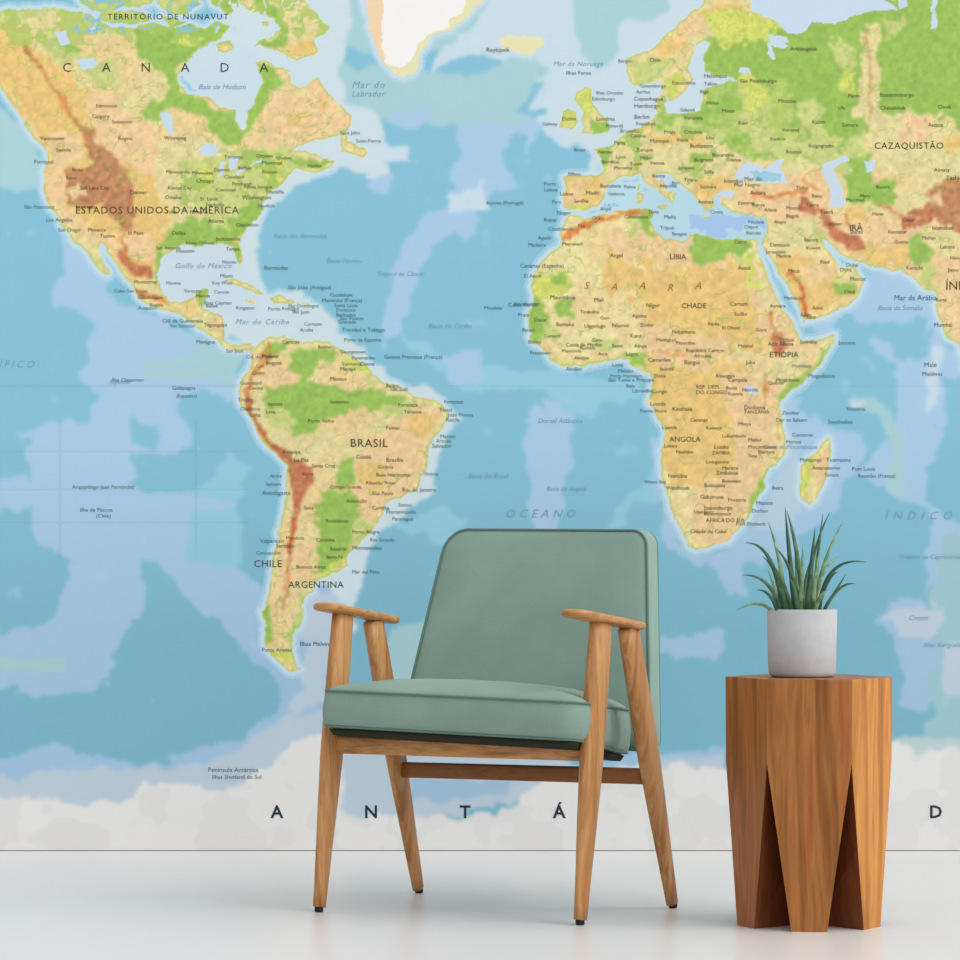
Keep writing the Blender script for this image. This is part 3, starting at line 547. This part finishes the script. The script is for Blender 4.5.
places_sea = [
 ('São Francisco',24,207,4.4),('Los Angeles',46,220,4.4),('San Diego',58,230,4.4),('Portland',34,162,4.4),('Cabo San Lucas',114,291,4.2),('Acapulco',138,308,4.2),('Cid. da Guatemala',162,321,4.4),('San Salvador',170,326,4),('Manágua',196,342,4.4),('San José',226,351,4.2),('Cid. do Panamá',246,357,4),('Havana',166,283,4),('Miami',220,276,4.2),('Veracruz',184,291,4),('Bermudas',264,268,4.8),('Nassau',222,262,4),('Porto Príncipe',268,309,4.2),('São Domingos',288,306,4.2),('San Juan',292,312,4.2),('Kingston',236,308,4.2),('São João (Antígua)',288,287.5,4.6),('Martinica (França)',322,300.5,4.4),('Santa Lúcia',334,305.5,4.2),('Barbados',336,315,4.2),('Granada',338,322,4.2),('Trinidad e Tobago',342,330,4.6),('Porto da Espanha',344,340,4.2),('Guiana Francesa (França)',384,357,4.6),('Caiena',360,364,4.2),('Suriname',342,364,4.2),('Curaçao',304,324,4.2),('São Luís',390,389,4.4),('Natal',440,410,4.4),('Recife',446,420,4.4),('Maceió',440,436.5,4.4),('Salvador',432,446,4.6),('Vitória',424,474,4.2),('Rio de Janeiro',402,490,4.8),('Santos',398,505,4.2),('Florianópolis',386,512,4.6),('Montevidéu',352,548,5),('Arica',270,476,4.4),('Antofagasta',262,493,4.8),('Valparaíso',260,541,4.6),('Guayaquil',240,383,4.4),('Trujillo',238,400,4.2),('Galápagos',172,388,4.6),('(Equador)',176,396,4.2),('Lima',250,415,4.4),('Arquipélago Juan Fernández',72,487,4.4),('Ilha de Páscoa',80,510,4.6),('(Chile)',96,516,4.4),('Ilha Clipperton',112,380,4.2),
 ('Açores (Portugal)',486,203,4.2),('Madeira',528,245,4.4),('Canárias (Espanha)',520,266,4.6),('Cabo Verde',508,305,4.8),('Praia',518,315,4.4),('Nouakchott',514,304,4.2),('Banjul',522,330,4.2),('Bissau',528,342,4.2),('Freetown',530,353,4.4),('Libreville',632,391,4.4),('São Tomé e Príncipe',608,380,4.4),('Malabo',618,371,4.2),('Porto',544,184,4.2),('Rabat',544,220,4.4),('Casablanca',548,229,4.4),('Tânger',556,213,4.2),('Luanda',650,404,4.4),('Lomé',612,365,4),
 ('Ilhas Faroe',566,73,4.6),('Edimburgo',592,99,4.2),('Palma',624,187,4),('Malta',664,217,4.4),('Creta',710,212,4.4),('Nicósia',748,222,4.2),('Chipre',744,227,4),('Trípoli',660,228,4.2),
 ('Mogadíscio',808,376,4.8),('Mombaça',792,366,4),('Dar es Salaam',776,420,4.4),('Victoria',846,409,4.8),('Seychelles',828,422,4.8),('Comores',792,435,4.4),('Mahajanga',800,460,4.2),('Toamasina',826,460,4.6),('Port Louis',852,469,4.4),('Reunião (França)',858,476,4.4),('Toliara',824,475,4.2),('Maputo',756,503,4.4),('Durban',752,511,4.2),('Beira',772,488,4.4),('Port Elizabeth',736,524,4.2),('Malé',924,365,5.4),('Maldivas',922,374,4.8),('Mar da Arábia',894,298,6),('Muscat',850,279,4.4),('Doha',840,270,4.2),('Dubai',846,265,4.2),('Socotra',838,343,4.4),('Áden',800,315,4.2),
 ('Mar do',744,179,5),('Mar Negro',734,185,4.6),('Ilhas Malvinas',300,644,5),('Punta Arenas',262,650,4.4),
 ('Península Antártica',208,770,5.2),('Ilhas Shetland do Sul',212,777,4.8),
]
more_land = [('Nápoles',660,186,4),('Veneza',650,163,4),('Frankfurt',636,124,4.2),('Colônia',630,136,4),('Marselha',614,168,4),('Bordéus',602,162,4),('Nantes',598,152,4),('Cracóvia',684,132,4),('Lviv',706,138,4),('Odessa',726,160,4),('Gdansk',680,110,4),('Riga',700,92,4),('Vilnius',706,103,4),('Tallinn',704,84,4),('Turim',630,164,4),('Sarajevo',678,168,4),('Tirana',684,180,4),('Salônica',700,187,4),('Konya',752,205,4),('Adana',764,210,4),('Alepo',774,222,4),('Tabriz',806,205,4),('Isfahan',828,224,4),('Mossul',786,208,4),('Baçorá',804,240,4),('Kuwait',806,248,4),('Herat',872,214,4),('Mary',860,196,4),('Bucara',876,187,4),('Quetta',894,242,4),('Multan',922,238,4),('Jaipur',948,270,4),('Surat',936,300,4),
 ('Marrakech',562,244,4),('Fez',578,226,4),('Orã',592,218,4),('Constantina',624,217,4),('Timbuktu',580,312,4),('Gao',600,318,4),('Agadez',632,316,4),('Kumasi',580,348,4),('Abidjan',574,358,4),('Benin',612,346,4),('Zinder',640,325,4),('Maiduguri',656,340,4),('Duala',654,376,4),('Moundou',676,343,4),('Nyala',708,324,4),('El Obeid',722,328,4),('Malakal',738,346,4),('Asmara',770,306,4),('Goré',756,330,4),('Bunia',726,388,4),('Mbeya',738,424,4),('Kolwezi',706,428,4),('Huambo',676,452,4),('Lobito',664,446,4),('Livingstone',706,462,4),('Bulawayo',722,481,4),('Tete',748,456,4),('Blantyre',758,452,4),('Upington',694,512,4),
 ('Nova Orleans',186,243,4),('Tampa',226,249,4),('Charleston',236,225,4),('Nashville',206,205,4),('Cincinnati',216,190,4),('Pittsburgh',232,184,4),('Cleveland',224,177,4),('Buffalo',238,168,4),('Quebec',276,158,4),('Halifax',308,166,4),('Milwaukee',192,173,4),('Tulsa',166,212,4),('San Antonio',156,248,4),('Tucson',100,236,4),('Las Vegas',76,207,4),('Puebla',150,305,4),('Mérida',196,296,4),('Tegucigalpa',204,325,4),('Belize',206,306,4),
 ('Cali',256,366,4),('Cuenca',248,388,4),('Arequipa',282,452,4),('Sucre',302,474,4),('Salta',304,508,4),('Mendoza',286,538,4),('Goiânia',378,467,4),('Teresina',404,412,4),('Palmas',386,428,4),('Ribeirão Preto',366,483,4),('Santa Fé',326,557,4),('Resistência',326,521,4)]
more_sea = [('Guadalupe',330,295,4.2),('Dominica',336,310,4),('São Vicente',340,318.5,4),('Aruba',300,330,4.2),('Ilhas Cayman',204,303,4.2),('Cancún',214,292,4),('Key West',212,283,4),('Filadélfia',266,192,4.2),('Norfolk',258,206,4.2),('Saint-Pierre',356,141,4.2),('Saint John',340,133,4),('Galway',542,124,4.2),('Brest',574,150,4.2),('Bilbau',568,174,4.2),('Agadir',538,238,4.2),('El Aaiún',524,276,4.2),('Mindelo',484,308,4.4),('Lisboa',544,190,4.2),('Faro',552,202,4),('Argel',600,209,4),('Valência',608,194,4),('Bari',672,183,4),('Bengasi',672,234,4),('Beirute',746,233,4),('Roterdã',606,126,4.2),('Bergen',618,61,4),('Aarhus',636,92,4),('Gotemburgo',640,86,4),('Ilhas Orcades',596,93,4),('Abidjan',566,369,4.2),('Porto Harcourt',610,376,4),('Bata',626,386,4),('Pointe-Noire',640,411,4),('Walvis Bay',644,482,4),('Chimbote',240,409,4),('Iquique',266,484,4),('Concepción',256,553,4),('Fortaleza',444,402,4.2),('João Pessoa',448,415,4.2),('Aracaju',436,441,4),('Paranaguá',392,519,4.2),('Rio Grande',370,540,4.2),('Mar del Plata',352,572,4.2),('Moroni',786,442,4),('Zanzibar',782,413,4),('Massauá',784,298,4)]
allp = [(p, '#57503c') for p in places_land+more_land]+[(p, '#4f6a72') for p in places_sea+more_sea]
allp = [((p[0], p[1], p[2], p[3]*.92), c) for p, c in allp]
allp.sort(key=lambda q: -len(q[0][0])*q[0][3])
for p, c in allp[:95]: lettering('place_name', [p], c)
lettering('place_names', [p for p, c in allp[95:] if c == '#57503c'], '#57503c', 'tiny dark place names over the land', True)
lettering('place_names', [p for p, c in allp[95:] if c != '#57503c'], '#4f6a72', 'tiny slate blue place names over the sea', True)
sea = [('OCEANO  PACÍFICO', -32, 364.5, 7.5, 'CENTER', 1.5, .3), ('OCEANO', 540, 514, 8.5, 'CENTER', 1.7, .3), ('ÍNDICO', 918, 516, 8.5, 'CENTER', 1.9, .3),
 ('Golfo do México', 203, 266, 5.5, 'CENTER', 1.1, .3), ('Mar do Caribe', 262, 322, 5.5, 'CENTER', 1.2, .3), ('Baía de Hudson', 222, 87, 5.5, 'CENTER', 1, .3), ('Mar do', 368, 85, 7, 'CENTER', 1.2, .3), ('Labrador', 368, 94, 6, 'CENTER', 1.1, .3),
 ('Mar da Noruega', 578, 64, 5, 'CENTER', 1.1, .3), ('Trópico de Câncer', 376, 274, 4.6, 'LEFT', 1, .3), ('Bacia Norte-', 344, 261, 5, 'CENTER', 1, .3), ('Bacia das Bermudas', 300, 236, 5, 'CENTER', 1, .3), ('Bacia do Brasil', 488, 476, 5, 'CENTER', 1, .3), ('Dorsal Atlântica', 560, 421, 5, 'CENTER', 1, .3), ('Equador', 120, 382, 4.6, 'CENTER', 1, .3), ('Canal de Moçambique', 790, 447, 4.4, 'CENTER', 1, .3),
 ('Bacia de Angola', 566, 489, 4.6, 'CENTER', 1, .3), ('Bacia Argentina', 400, 700, 5, 'CENTER', 1, .3), ('Bacia do Caribe', 450, 326, 5, 'CENTER', 1, .3), ('Bacia da Somália', 900, 308, 5, 'CENTER', 1, .3), ('Crozet', 918, 618, 5, 'CENTER', 1, .3), ('Ilhas Kerguelen', 944, 645, 5, 'CENTER', 1, .3), ('Trópico de Capricórnio', 930, 557, 4.8, 'CENTER', 1, .3)]
for g in sea: lettering('ocean_name', [g], '#7aa3c0')

# ---------------- armchair
M_fab = fabric('sage_green_upholstery', '#8ba79c')
M_pip = fabric('sage_green_piping', '#66857a')
M_oak = wood('oiled_oak', [(.3, '#9c6a3b'), (.48, '#b98450'), (.6, '#c79660'), (.75, '#ab7742')], (30, 30, 2.0), .42)
M_oakr = wood('oiled_oak_lengthwise', [(.3, '#9c6a3b'), (.48, '#b98450'), (.6, '#c79660'), (.75, '#ab7742')], (2.2, 14, 40), .42)
M_oakb = wood('darker_oak_lengthwise', [(.3, '#7d4c26'), (.5, '#976030'), (.75, '#88522b')], (2.2, 14, 40), .42)
M_glide = plain('black_rubber', '#1c1a18', .5, .3)
FL, FR = floorpt(319, 912), floorpt(580, 925)
BL, BR = floorpt(419, 893), floorpt(673, 908)
UP = Vector((0, 0, 1))
chair = empty('armchair', ((FL+BR)/2), 'mid-century armchair with sage green upholstery and tapered wooden A-shaped legs', 'armchair')
sl = (BL-FL).normalized(); nl = sl.cross(UP).normalized()
sr = (BR-FR).normalized(); nr = sr.cross(UP).normalized()
def leg(foot, top, s, n, ws, name='leg'):
    secs = []
    axis = (top-foot).normalized(); a = (s-axis*s.dot(axis)).normalized()
    K = 16
    for i in range(K+1):
        t = i/K; z = .010+(top.z-.010)*t
        c = foot+(top-foot)*(z/top.z)
        q = t*(len(ws)-1); j = min(int(q), len(ws)-2); fr = q-j
        wa = ws[j][0]*(1-fr)+ws[j+1][0]*fr; wb = ws[j][1]*(1-fr)+ws[j+1][1]*fr
        secs.append((c, a*wa, n*wb))
    V, Fc = loft(secs, 28, 2.5)
    o = link(name, mesh(name, V, Fc), M_oak, chair)
    c0 = foot+(top-foot)*(.010/top.z)
    Vg, Fg = loft([(foot+UP*0.0, s*.0075, n*.0075), (foot+UP*.003, s*.009, n*.009), (foot+UP*.009, s*.0095, n*.009), (c0+UP*.004, s*.009, n*.008)], 20, 2)
    link('foot_glide', mesh('foot_glide', Vg, Fg), M_glide, o, label='small black rubber foot glide')
    return o
wf = [(.0165, .0105), (.021, .0125), (.027, .015), (.032, .0165), (.0335, .017), (.0325, .017), (.030, .016)]
wr = [(.0155, .010), (.020, .012), (.025, .0145), (.030, .016), (.0315, .0165), (.031, .016), (.029, .0155)]
tFL = onplane(343, 613, FL, nl); tBL = onplane(373, 620, FL, nl)
tFR = onplane(601, 620, FR, nr); tBR = onplane(628, 627, FR, nr)
leg(FL, tFL, sl, nl, wf); leg(FR, tFR, sr, nr, wf)
leg(BL, tBL, sl, nl, wr); leg(BR, tBR, sr, nr, wr)
def armrest(a, b, n):
    d = (b-a); Ln = d.length; d.normalize(); up = n.cross(d).normalized()
    if up.z < 0: up = -up
    secs = []
    K = 28
    for i in range(K+1):
        t = i/K; tt = .5-.5*math.cos(math.pi*t); x = tt*Ln
        e = min(x, Ln-x); r = .024
        k = math.sqrt(max(1-(1-min(e/r, 1))**2, .003))
        wid = (.030-.006*tt)*max(k, .12); th = .0095*max(k**.6, .2)
        bow = -.006*math.sin(math.pi*tt)
        secs.append((a+d*x+up*bow*0, n*wid, up*th))
    V, Fc = loft(secs, 28, 3.0)
    return link('armrest', mesh('armrest', V, Fc), M_oakr, chair)
armrest(onplane(321, 606, FL, nl), onplane(394, 620.5, FL, nl), nl)
armrest(onplane(569, 612.5, FR, nr), onplane(640, 626.5, FR, nr), nr)
def legpt(foot, top, py):
    lo, hi = 0.0, 1.0
    for _ in range(40):
        md = (lo+hi)/2; p = foot+(top-foot)*md; y = HY-(p.z-H)*F/(p.y+DW)
        if y > py: lo = md
        else: hi = md
    return foot+(top-foot)*lo
def rail(p0, p1, hh, hw, mat, name):
    V, Fc = rbox(p0, p1, UP, hh, hw)
    return link(name, mesh(name, V, Fc), mat, chair)
rail(legpt(FL, tFL, 744.2), legpt(FR, tFR, 752), .0185, .012, M_oakr, 'front_rail')
rail(legpt(BL, tBL, 769.5), legpt(BR, tBR, 776.5), .0165, .012, M_oakb, 'back_rail')
# seat cushion
sc = [unp(318.5, 728, 6.31), unp(582.5, 743, 6.09), unp(633, 757, 6.46), unp(412, 737, 6.70),
      unp(322.5, 687.5, 6.30), unp(584.5, 700, 6.08), unp(632, 707, 6.45), unp(413, 691, 6.68)]
T = .083
prof = [(.20, 0), (.05, .0), (.022, .01), (.010, .05), (.004, .12), (.0, .25), (-.002, .5), (.0, .78), (.002, .88), (.006, .95), (.012, 1.01), (.022, 1.06), (.04, 1.12), (.07, 1.20), (.11, 1.28), (.16, 1.33), (.22, 1.35)]
V, Fc = pillow(sc, .53, .46, T, (.018, .055, .03, .03), prof)
cush = link('seat_cushion', mesh('seat_cushion', V, Fc), M_fab, chair)
path = [tri(sc, u, v, .935) for u, v in outline(.53, .46, (.018, .055, .03, .03), .001)]
V, Fc = tube_closed(path, .0026); link('piping', mesh('piping', V, Fc), M_pip, cush)
path = [tri(sc, u, v, .06) for u, v in outline(.53, .46, (.018, .055, .03, .03), .006)]
V, Fc = tube_closed(path, .0022); link('piping', mesh('piping', V, Fc), M_pip, cush)
# dark support panel under the cushion
def shr(p, c, k): return c+(p-c)*k
cb = sum(sc[:4], Vector((0, 0, 0)))/4
sp = [shr(p, cb, .92)-UP*.013 for p in sc[:4]]+[shr(p, cb, .95)+UP*.002 for p in sc[:4]]
V, Fc = pillow(sp, .5, .43, .02, (.01,)*4, [(.01, 0), (0, .1), (0, .9), (.01, 1)])
link('seat_base', mesh('seat_base', V, Fc), plain('dark_underlay_cloth', '#33322a', .9, .1), chair, label='dark cloth seat base under the cushion')
# backrest
vd = Vector((.395, .919, 0))
bc = [unp(399, 728, 6.665), unp(650, 752, 6.44), unp(646.5, 530, 6.62), unp(447, 529, 6.83)]
fr_ = bc; bk = [p+vd*.078 for p in bc]
corners = bk+fr_
prof = [(.2, -.10), (.08, -.06), (.02, 0.0), (.008, .04), (.002, .10), (0, .2), (0, .5), (0, .8), (.001, .90), (.004, .96), (.009, 1.0), (.02, 1.05), (.04, 1.09), (.08, 1.14), (.13, 1.17), (.2, 1.19)]
V, Fc = pillow(corners, .50, .46, .078, (.02, .02, .034, .055), prof)
back = link('backrest', mesh('backrest', V, Fc), M_fab, chair)
path = [tri(corners, u, v, .965) for u, v in outline(.50, .46, (.02, .02, .034, .055), .001)]
V, Fc = tube_closed(path, .0030); link('piping', mesh('piping', V, Fc), M_pip, back)
path = [tri(corners, u, v, .05) for u, v in outline(.50, .46, (.02, .02, .034, .055), .004)]
V, Fc = tube_closed(path, .0026); link('piping', mesh('piping', V, Fc), M_pip, back)

# ---------------- side table carved from a hexagonal block
TC = unp(808.5, 677, 6.14); TX, TY = TC.x, TC.y
stool = empty('side_table', (TX, TY, 0), 'reddish-brown solid wood block side table with wedge-cut legs, under the potted plant', 'side table')
TOP, APX = .489, .325
def hexv(R, k, z, rot=math.radians(-5.5)): a = math.radians(60*k)+rot; return Vector((TX+R*math.cos(a), TY+R*math.sin(a), z))
TONES = [[(.3, '#8d5322'), (.5, '#a2662f'), (.7, '#8a4f22')], [(.3, '#b06f2c'), (.5, '#cf9044'), (.7, '#dba257')]]
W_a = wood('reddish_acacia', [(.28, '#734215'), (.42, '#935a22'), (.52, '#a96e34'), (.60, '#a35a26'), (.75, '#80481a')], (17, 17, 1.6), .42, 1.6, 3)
W_c = wood('shaded_notch_wood', [(.28, '#5e3016'), (.5, '#7c421f'), (.75, '#683619')], (17, 17, 1.6), .6, 1.6, 5)  # darker acacia: shade inside the notches painted into the wood colour
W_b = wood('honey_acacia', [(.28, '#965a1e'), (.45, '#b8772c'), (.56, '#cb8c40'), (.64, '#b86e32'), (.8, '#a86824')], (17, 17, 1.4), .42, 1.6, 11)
def bevel(me, w=.002, seg=2):
    bm = bmesh.new(); bm.from_mesh(me); bmesh.ops.bevel(bm, geom=bm.edges[:], offset=w, segments=seg, affect='EDGES', profile=.6); bm.to_mesh(me); bm.free(); return me
RT, RA, RB = .164, .1632, .164
# solid upper block: six staves, each reaching from the centre line outwards; the notch apex lies at each corner
V = [hexv(RA, k, APX) for k in range(6)]+[hexv(RT, k, TOP) for k in range(6)]
me = mesh('top_block', V, [tuple(range(6)), tuple(range(6, 12))]+[(k, (k+1) % 6, 6+(k+1) % 6, 6+k) for k in range(6)])
bm = bmesh.new(); bm.from_mesh(me); bmesh.ops.bevel(bm, geom=[e for e in bm.edges if min(v.co.z for v in e.verts) > TOP-.001], offset=.0025, segments=2, affect='EDGES', profile=.6); bm.to_mesh(me); bm.free()
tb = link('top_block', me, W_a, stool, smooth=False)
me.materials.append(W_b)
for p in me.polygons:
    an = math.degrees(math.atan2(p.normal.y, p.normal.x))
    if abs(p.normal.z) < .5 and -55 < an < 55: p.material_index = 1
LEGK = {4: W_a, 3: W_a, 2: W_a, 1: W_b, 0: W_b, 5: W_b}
for k in range(6):
    a, b_ = hexv(RA, k, APX), hexv(RA, k+1, APX); c = Vector((TX, TY, APX))
    ab, bb = hexv(RB, k, 0), hexv(RB, k+1, 0); mid = (ab+bb)/2
    sh = .42
    a0 = mid+(ab-mid)*sh; b0 = mid+(bb-mid)*sh; ctr = Vector((TX, TY, 0)); inn = ctr+(mid-ctr)*.16
    i0 = inn+(a0-mid)*.28; i1 = inn+(b0-mid)*.28
    c0 = c+((a+b_)/2-c)*.02+(a-b_)*.01; c1 = c+((a+b_)/2-c)*.02-(a-b_)*.01
    secs = []
    for t in (0, .5, 1):
        secs += [a0.lerp(a, t), b0.lerp(b_, t), i1.lerp(c1, t), i0.lerp(c0, t)]
    Fc = [(0, 1, 2, 3), (8, 9, 10, 11)]+[(q*4+j, q*4+(j+1) % 4, q*4+4+(j+1) % 4, q*4+4+j) for q in range(2) for j in range(4)]
    me = mesh('leg', secs, Fc)
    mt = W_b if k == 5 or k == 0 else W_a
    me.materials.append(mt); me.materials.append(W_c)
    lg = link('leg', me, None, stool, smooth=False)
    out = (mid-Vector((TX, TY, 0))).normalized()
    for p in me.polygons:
        if abs(p.normal.z) < .7 and p.normal.dot(out) < .75: p.material_index = 1  # cut faces take the wood with painted-in shade

# ---------------- potted plant
PX, PYc = (802-480)*6.13/F, 6.13-DW
plant = empty('potted_plant', (PX, PYc, TOP+.0005), 'spiky green aloe plant in a round grey concrete pot on the wooden side table', 'potted plant')
M_pot = plain('grey_concrete', '#b7b9bc', .8, .2, .05, 40, .1)
R0, R1, HP = .0665, .0695, .1335
pr = [(0, .0), (.058, .0), (.0635, .003), (R0, .010), (R1, HP-.004), (R1-.001, HP-.001), (R1-.004, HP), (R1-.007, HP-.001), (R1-.008, HP-.005), (R1-.010, HP-.03), (0, HP-.032)]
V, Fc = [], []; n = 64
for r, z in pr:
    for k in range(n): V.append(Vector((PX+max(r, .0005)*math.cos(2*math.pi*k/n), PYc+max(r, .0005)*math.sin(2*math.pi*k/n), TOP+.0005+z)))
for i in range(len(pr)-1):
    for k in range(n): Fc.append((i*n+k, i*n+(k+1) % n, (i+1)*n+(k+1) % n, (i+1)*n+k))
Fc += [tuple(range(n)), tuple(range((len(pr)-1)*n, len(pr)*n))]
link('pot', mesh('pot', V, Fc), M_pot, plant)
V = [Vector((PX, PYc, TOP+HP-.008))]; Fc = []
for j in range(1, 9):
    for k in range(40):
        r = (R1-.0095)*j/8; V.append(Vector((PX+r*math.cos(2*math.pi*k/40), PYc+r*math.sin(2*math.pi*k/40), TOP+HP-.012+random.uniform(0, .004))))
for k in range(40): Fc.append((0, 1+k, 1+(k+1) % 40))
for j in range(7):
    for k in range(40): Fc.append((1+j*40+k, 1+j*40+(k+1) % 40, 41+j*40+(k+1) % 40, 41+j*40+k))
link('soil', mesh('soil', V, Fc), plain('potting_soil', '#3b2f25', .95, .1, .3, 200, .5), plant)
def leafmat(i):
    m, N, L, b = new_mat('aloe_leaf_%s' % 'abc'[i], .45, .4)
    tc = N.new('ShaderNodeTexCoord'); no = N.new('ShaderNodeTexNoise'); no.inputs['Scale'].default_value = (60, 80, 70)[i]; L.new(tc.outputs['Object'], no.inputs['Vector'])
    r = N.new('ShaderNodeValToRGB'); r.color_ramp.elements[0].color = srgb(('#2b4c3a', '#365c42', '#587f54')[i]); r.color_ramp.elements[1].color = srgb(('#446a4e', '#557c58', '#94b584')[i])
    r.color_ramp.elements[0].position = .35; r.color_ramp.elements[1].position = .7
    L.new(no.outputs['Fac'], r.inputs['Fac']); L.new(r.outputs['Color'], b.inputs['Base Color']); return m
LM = [leafmat(i) for i in range(3)]
leaves = [ # base x,y ; mid ; tip (px), depth offset at base, at tip, width px
 (796,612, 790,560, 785,507, .00, .02, 6.5), (804,612, 797,555, 787,511, -.02, -.03, 6), (788,612, 779,560, 768,522, .01, .03, 5),
 (784,612, 770,560, 745,543, -.01, -.04, 5.5), (782,612, 768,585, 743,575, -.03, -.06, 5), (778,614, 760,604, 737,610, -.02, -.03, 4),
 (780,612, 770,596, 757,590, -.04, -.08, 4.5), (790,612, 778,578, 762,556, .03, .06, 5), (800,612, 802,575, 803,545, -.04, -.05, 5.5),
 (806,612, 811,570, 815,528, .00, .00, 7), (812,612, 817,565, 823,513, .02, .03, 5), (814,612, 824,565, 845,519, .01, .02, 5),
 (818,612, 832,572, 866,562, .00, -.02, 5), (820,613, 838,590, 856,584, -.03, -.06, 4), (808,612, 822,575, 840,556, .03, .08, 4.5),
 (800,612, 792,575, 776,548, -.03, -.06, 5.5), (793,612, 784,585, 773,565, -.04, -.08, 5), (812,612, 815,580, 820,550, -.035, -.06, 5.5),
 (816,612, 826,585, 838,572, -.04, -.09, 5), (802,612, 806,580, 813,556, .04, .08, 5), (797,612, 797,580, 794,540, .035, .06, 5),
 (806,612, 809,590, 812,575, -.045, -.07, 6), (798,612, 795,592, 789,578, -.05, -.08, 6), (812,613, 820,598, 828,590, -.045, -.07, 5.5), (788,612, 784,598, 778,588, -.045, -.07, 5.5),
 (819,613, 832,597, 846,574, .02, .04, 4), (785,612, 776,592, 768,570, .02, .05, 4.5), (808,612, 813,560, 830,512, .04, .06, 4),
]
for i, (bx, by, mx, my, tx, ty, db, dt, wpx) in enumerate(leaves):
    D0 = 6.13
    bx = 802+(bx-802)*1.05
    p0 = unp(bx, 617, D0+db*.8); p2 = unp(tx, ty, D0+dt); p1 = unp(mx, my, D0+(db+dt)/2)
    p1 = p1*2-(p0+p2)/2                       # curve passes through the middle point
    W = wpx*D0/F/2*.9; secs = []; K = 14
    for j in range(K+1):
        t = j/K; c = p0*(1-t)**2+p1*2*t*(1-t)+p2*t*t
        tg = ((p1-p0)*(1-t)+(p2-p1)*t).normalized()
        side = tg.cross(Vector((random.uniform(-.02, .02), -1, .15))).normalized()
        out = side.cross(tg)
        w = W*(1-t**2.2)*(1-.12*(1-t))+.0004
        secs.append((c, side, out, w, t))
    V, Fc = [], []
    for c, s_, o_, w, t in secs:              # crescent section: channelled above, rounded below
        th = w*.55
        for a, h in ((-1, .15), (-.55, -.15), (0, -.32), (.55, -.15), (1, .15), (.62, -.62), (0, -.95), (-.62, -.62)):
            V.append(c+s_*(a*w)-o_*(h*th))
    for j in range(K):
        for k in range(8): Fc.append((j*8+k, j*8+(k+1) % 8, j*8+8+(k+1) % 8, j*8+8+k))
    Fc += [tuple(range(8)), tuple(range(K*8, K*8+8))]
    link('leaf', mesh('leaf', V, Fc), LM[i % 3], plant)

# ---------------- light, world, camera
w = bpy.data.worlds.new('room_daylight'); S.world = w; w.use_nodes = True

WN, WL = w.node_tree.nodes, w.node_tree.links
wt = WN.new('ShaderNodeTexCoord'); sx = WN.new('ShaderNodeSeparateXYZ'); mr = WN.new('ShaderNodeMapRange'); WL.new(wt.outputs['Generated'], sx.inputs[0]); WL.new(sx.outputs['X'], mr.inputs['Value'])
mr.inputs['From Min'].default_value = -1; mr.inputs['From Max'].default_value = 1; mr.inputs['To Min'].default_value = .45; mr.inputs['To Max'].default_value = 1.55
WL.new(mr.outputs['Result'], WN['Background'].inputs['Color'])
w.node_tree.nodes["Background"].inputs["Strength"].default_value = 0.95
sun = bpy.data.lights.new('window_daylight', 'SUN'); sun.energy = 1.3; sun.angle = math.radians(52); sun.color = (1, .985, .96)
so = bpy.data.objects.new('window_daylight', sun); COL.objects.link(so)
dirv = Vector((-.80, .42, -.62)); so.rotation_euler = dirv.to_track_quat('-Z', 'Y').to_euler(); so.location = (3, -3, 3)
cam = bpy.data.cameras.new('camera'); co_ = bpy.data.objects.new('camera', cam); COL.objects.link(co_)
co_.location = CAM; co_.rotation_euler = (math.pi/2, 0, 0)
cam.sensor_width = 36; cam.lens = F/960*36; cam.shift_y = (HY-480)/960; cam.clip_end = 60
S.camera = co_
S.view_settings.view_transform = 'Standard'; S.view_settings.look = 'None'; S.view_settings.exposure = 0; S.view_settings.gamma = 1; S.view_settings.use_curve_mapping = False
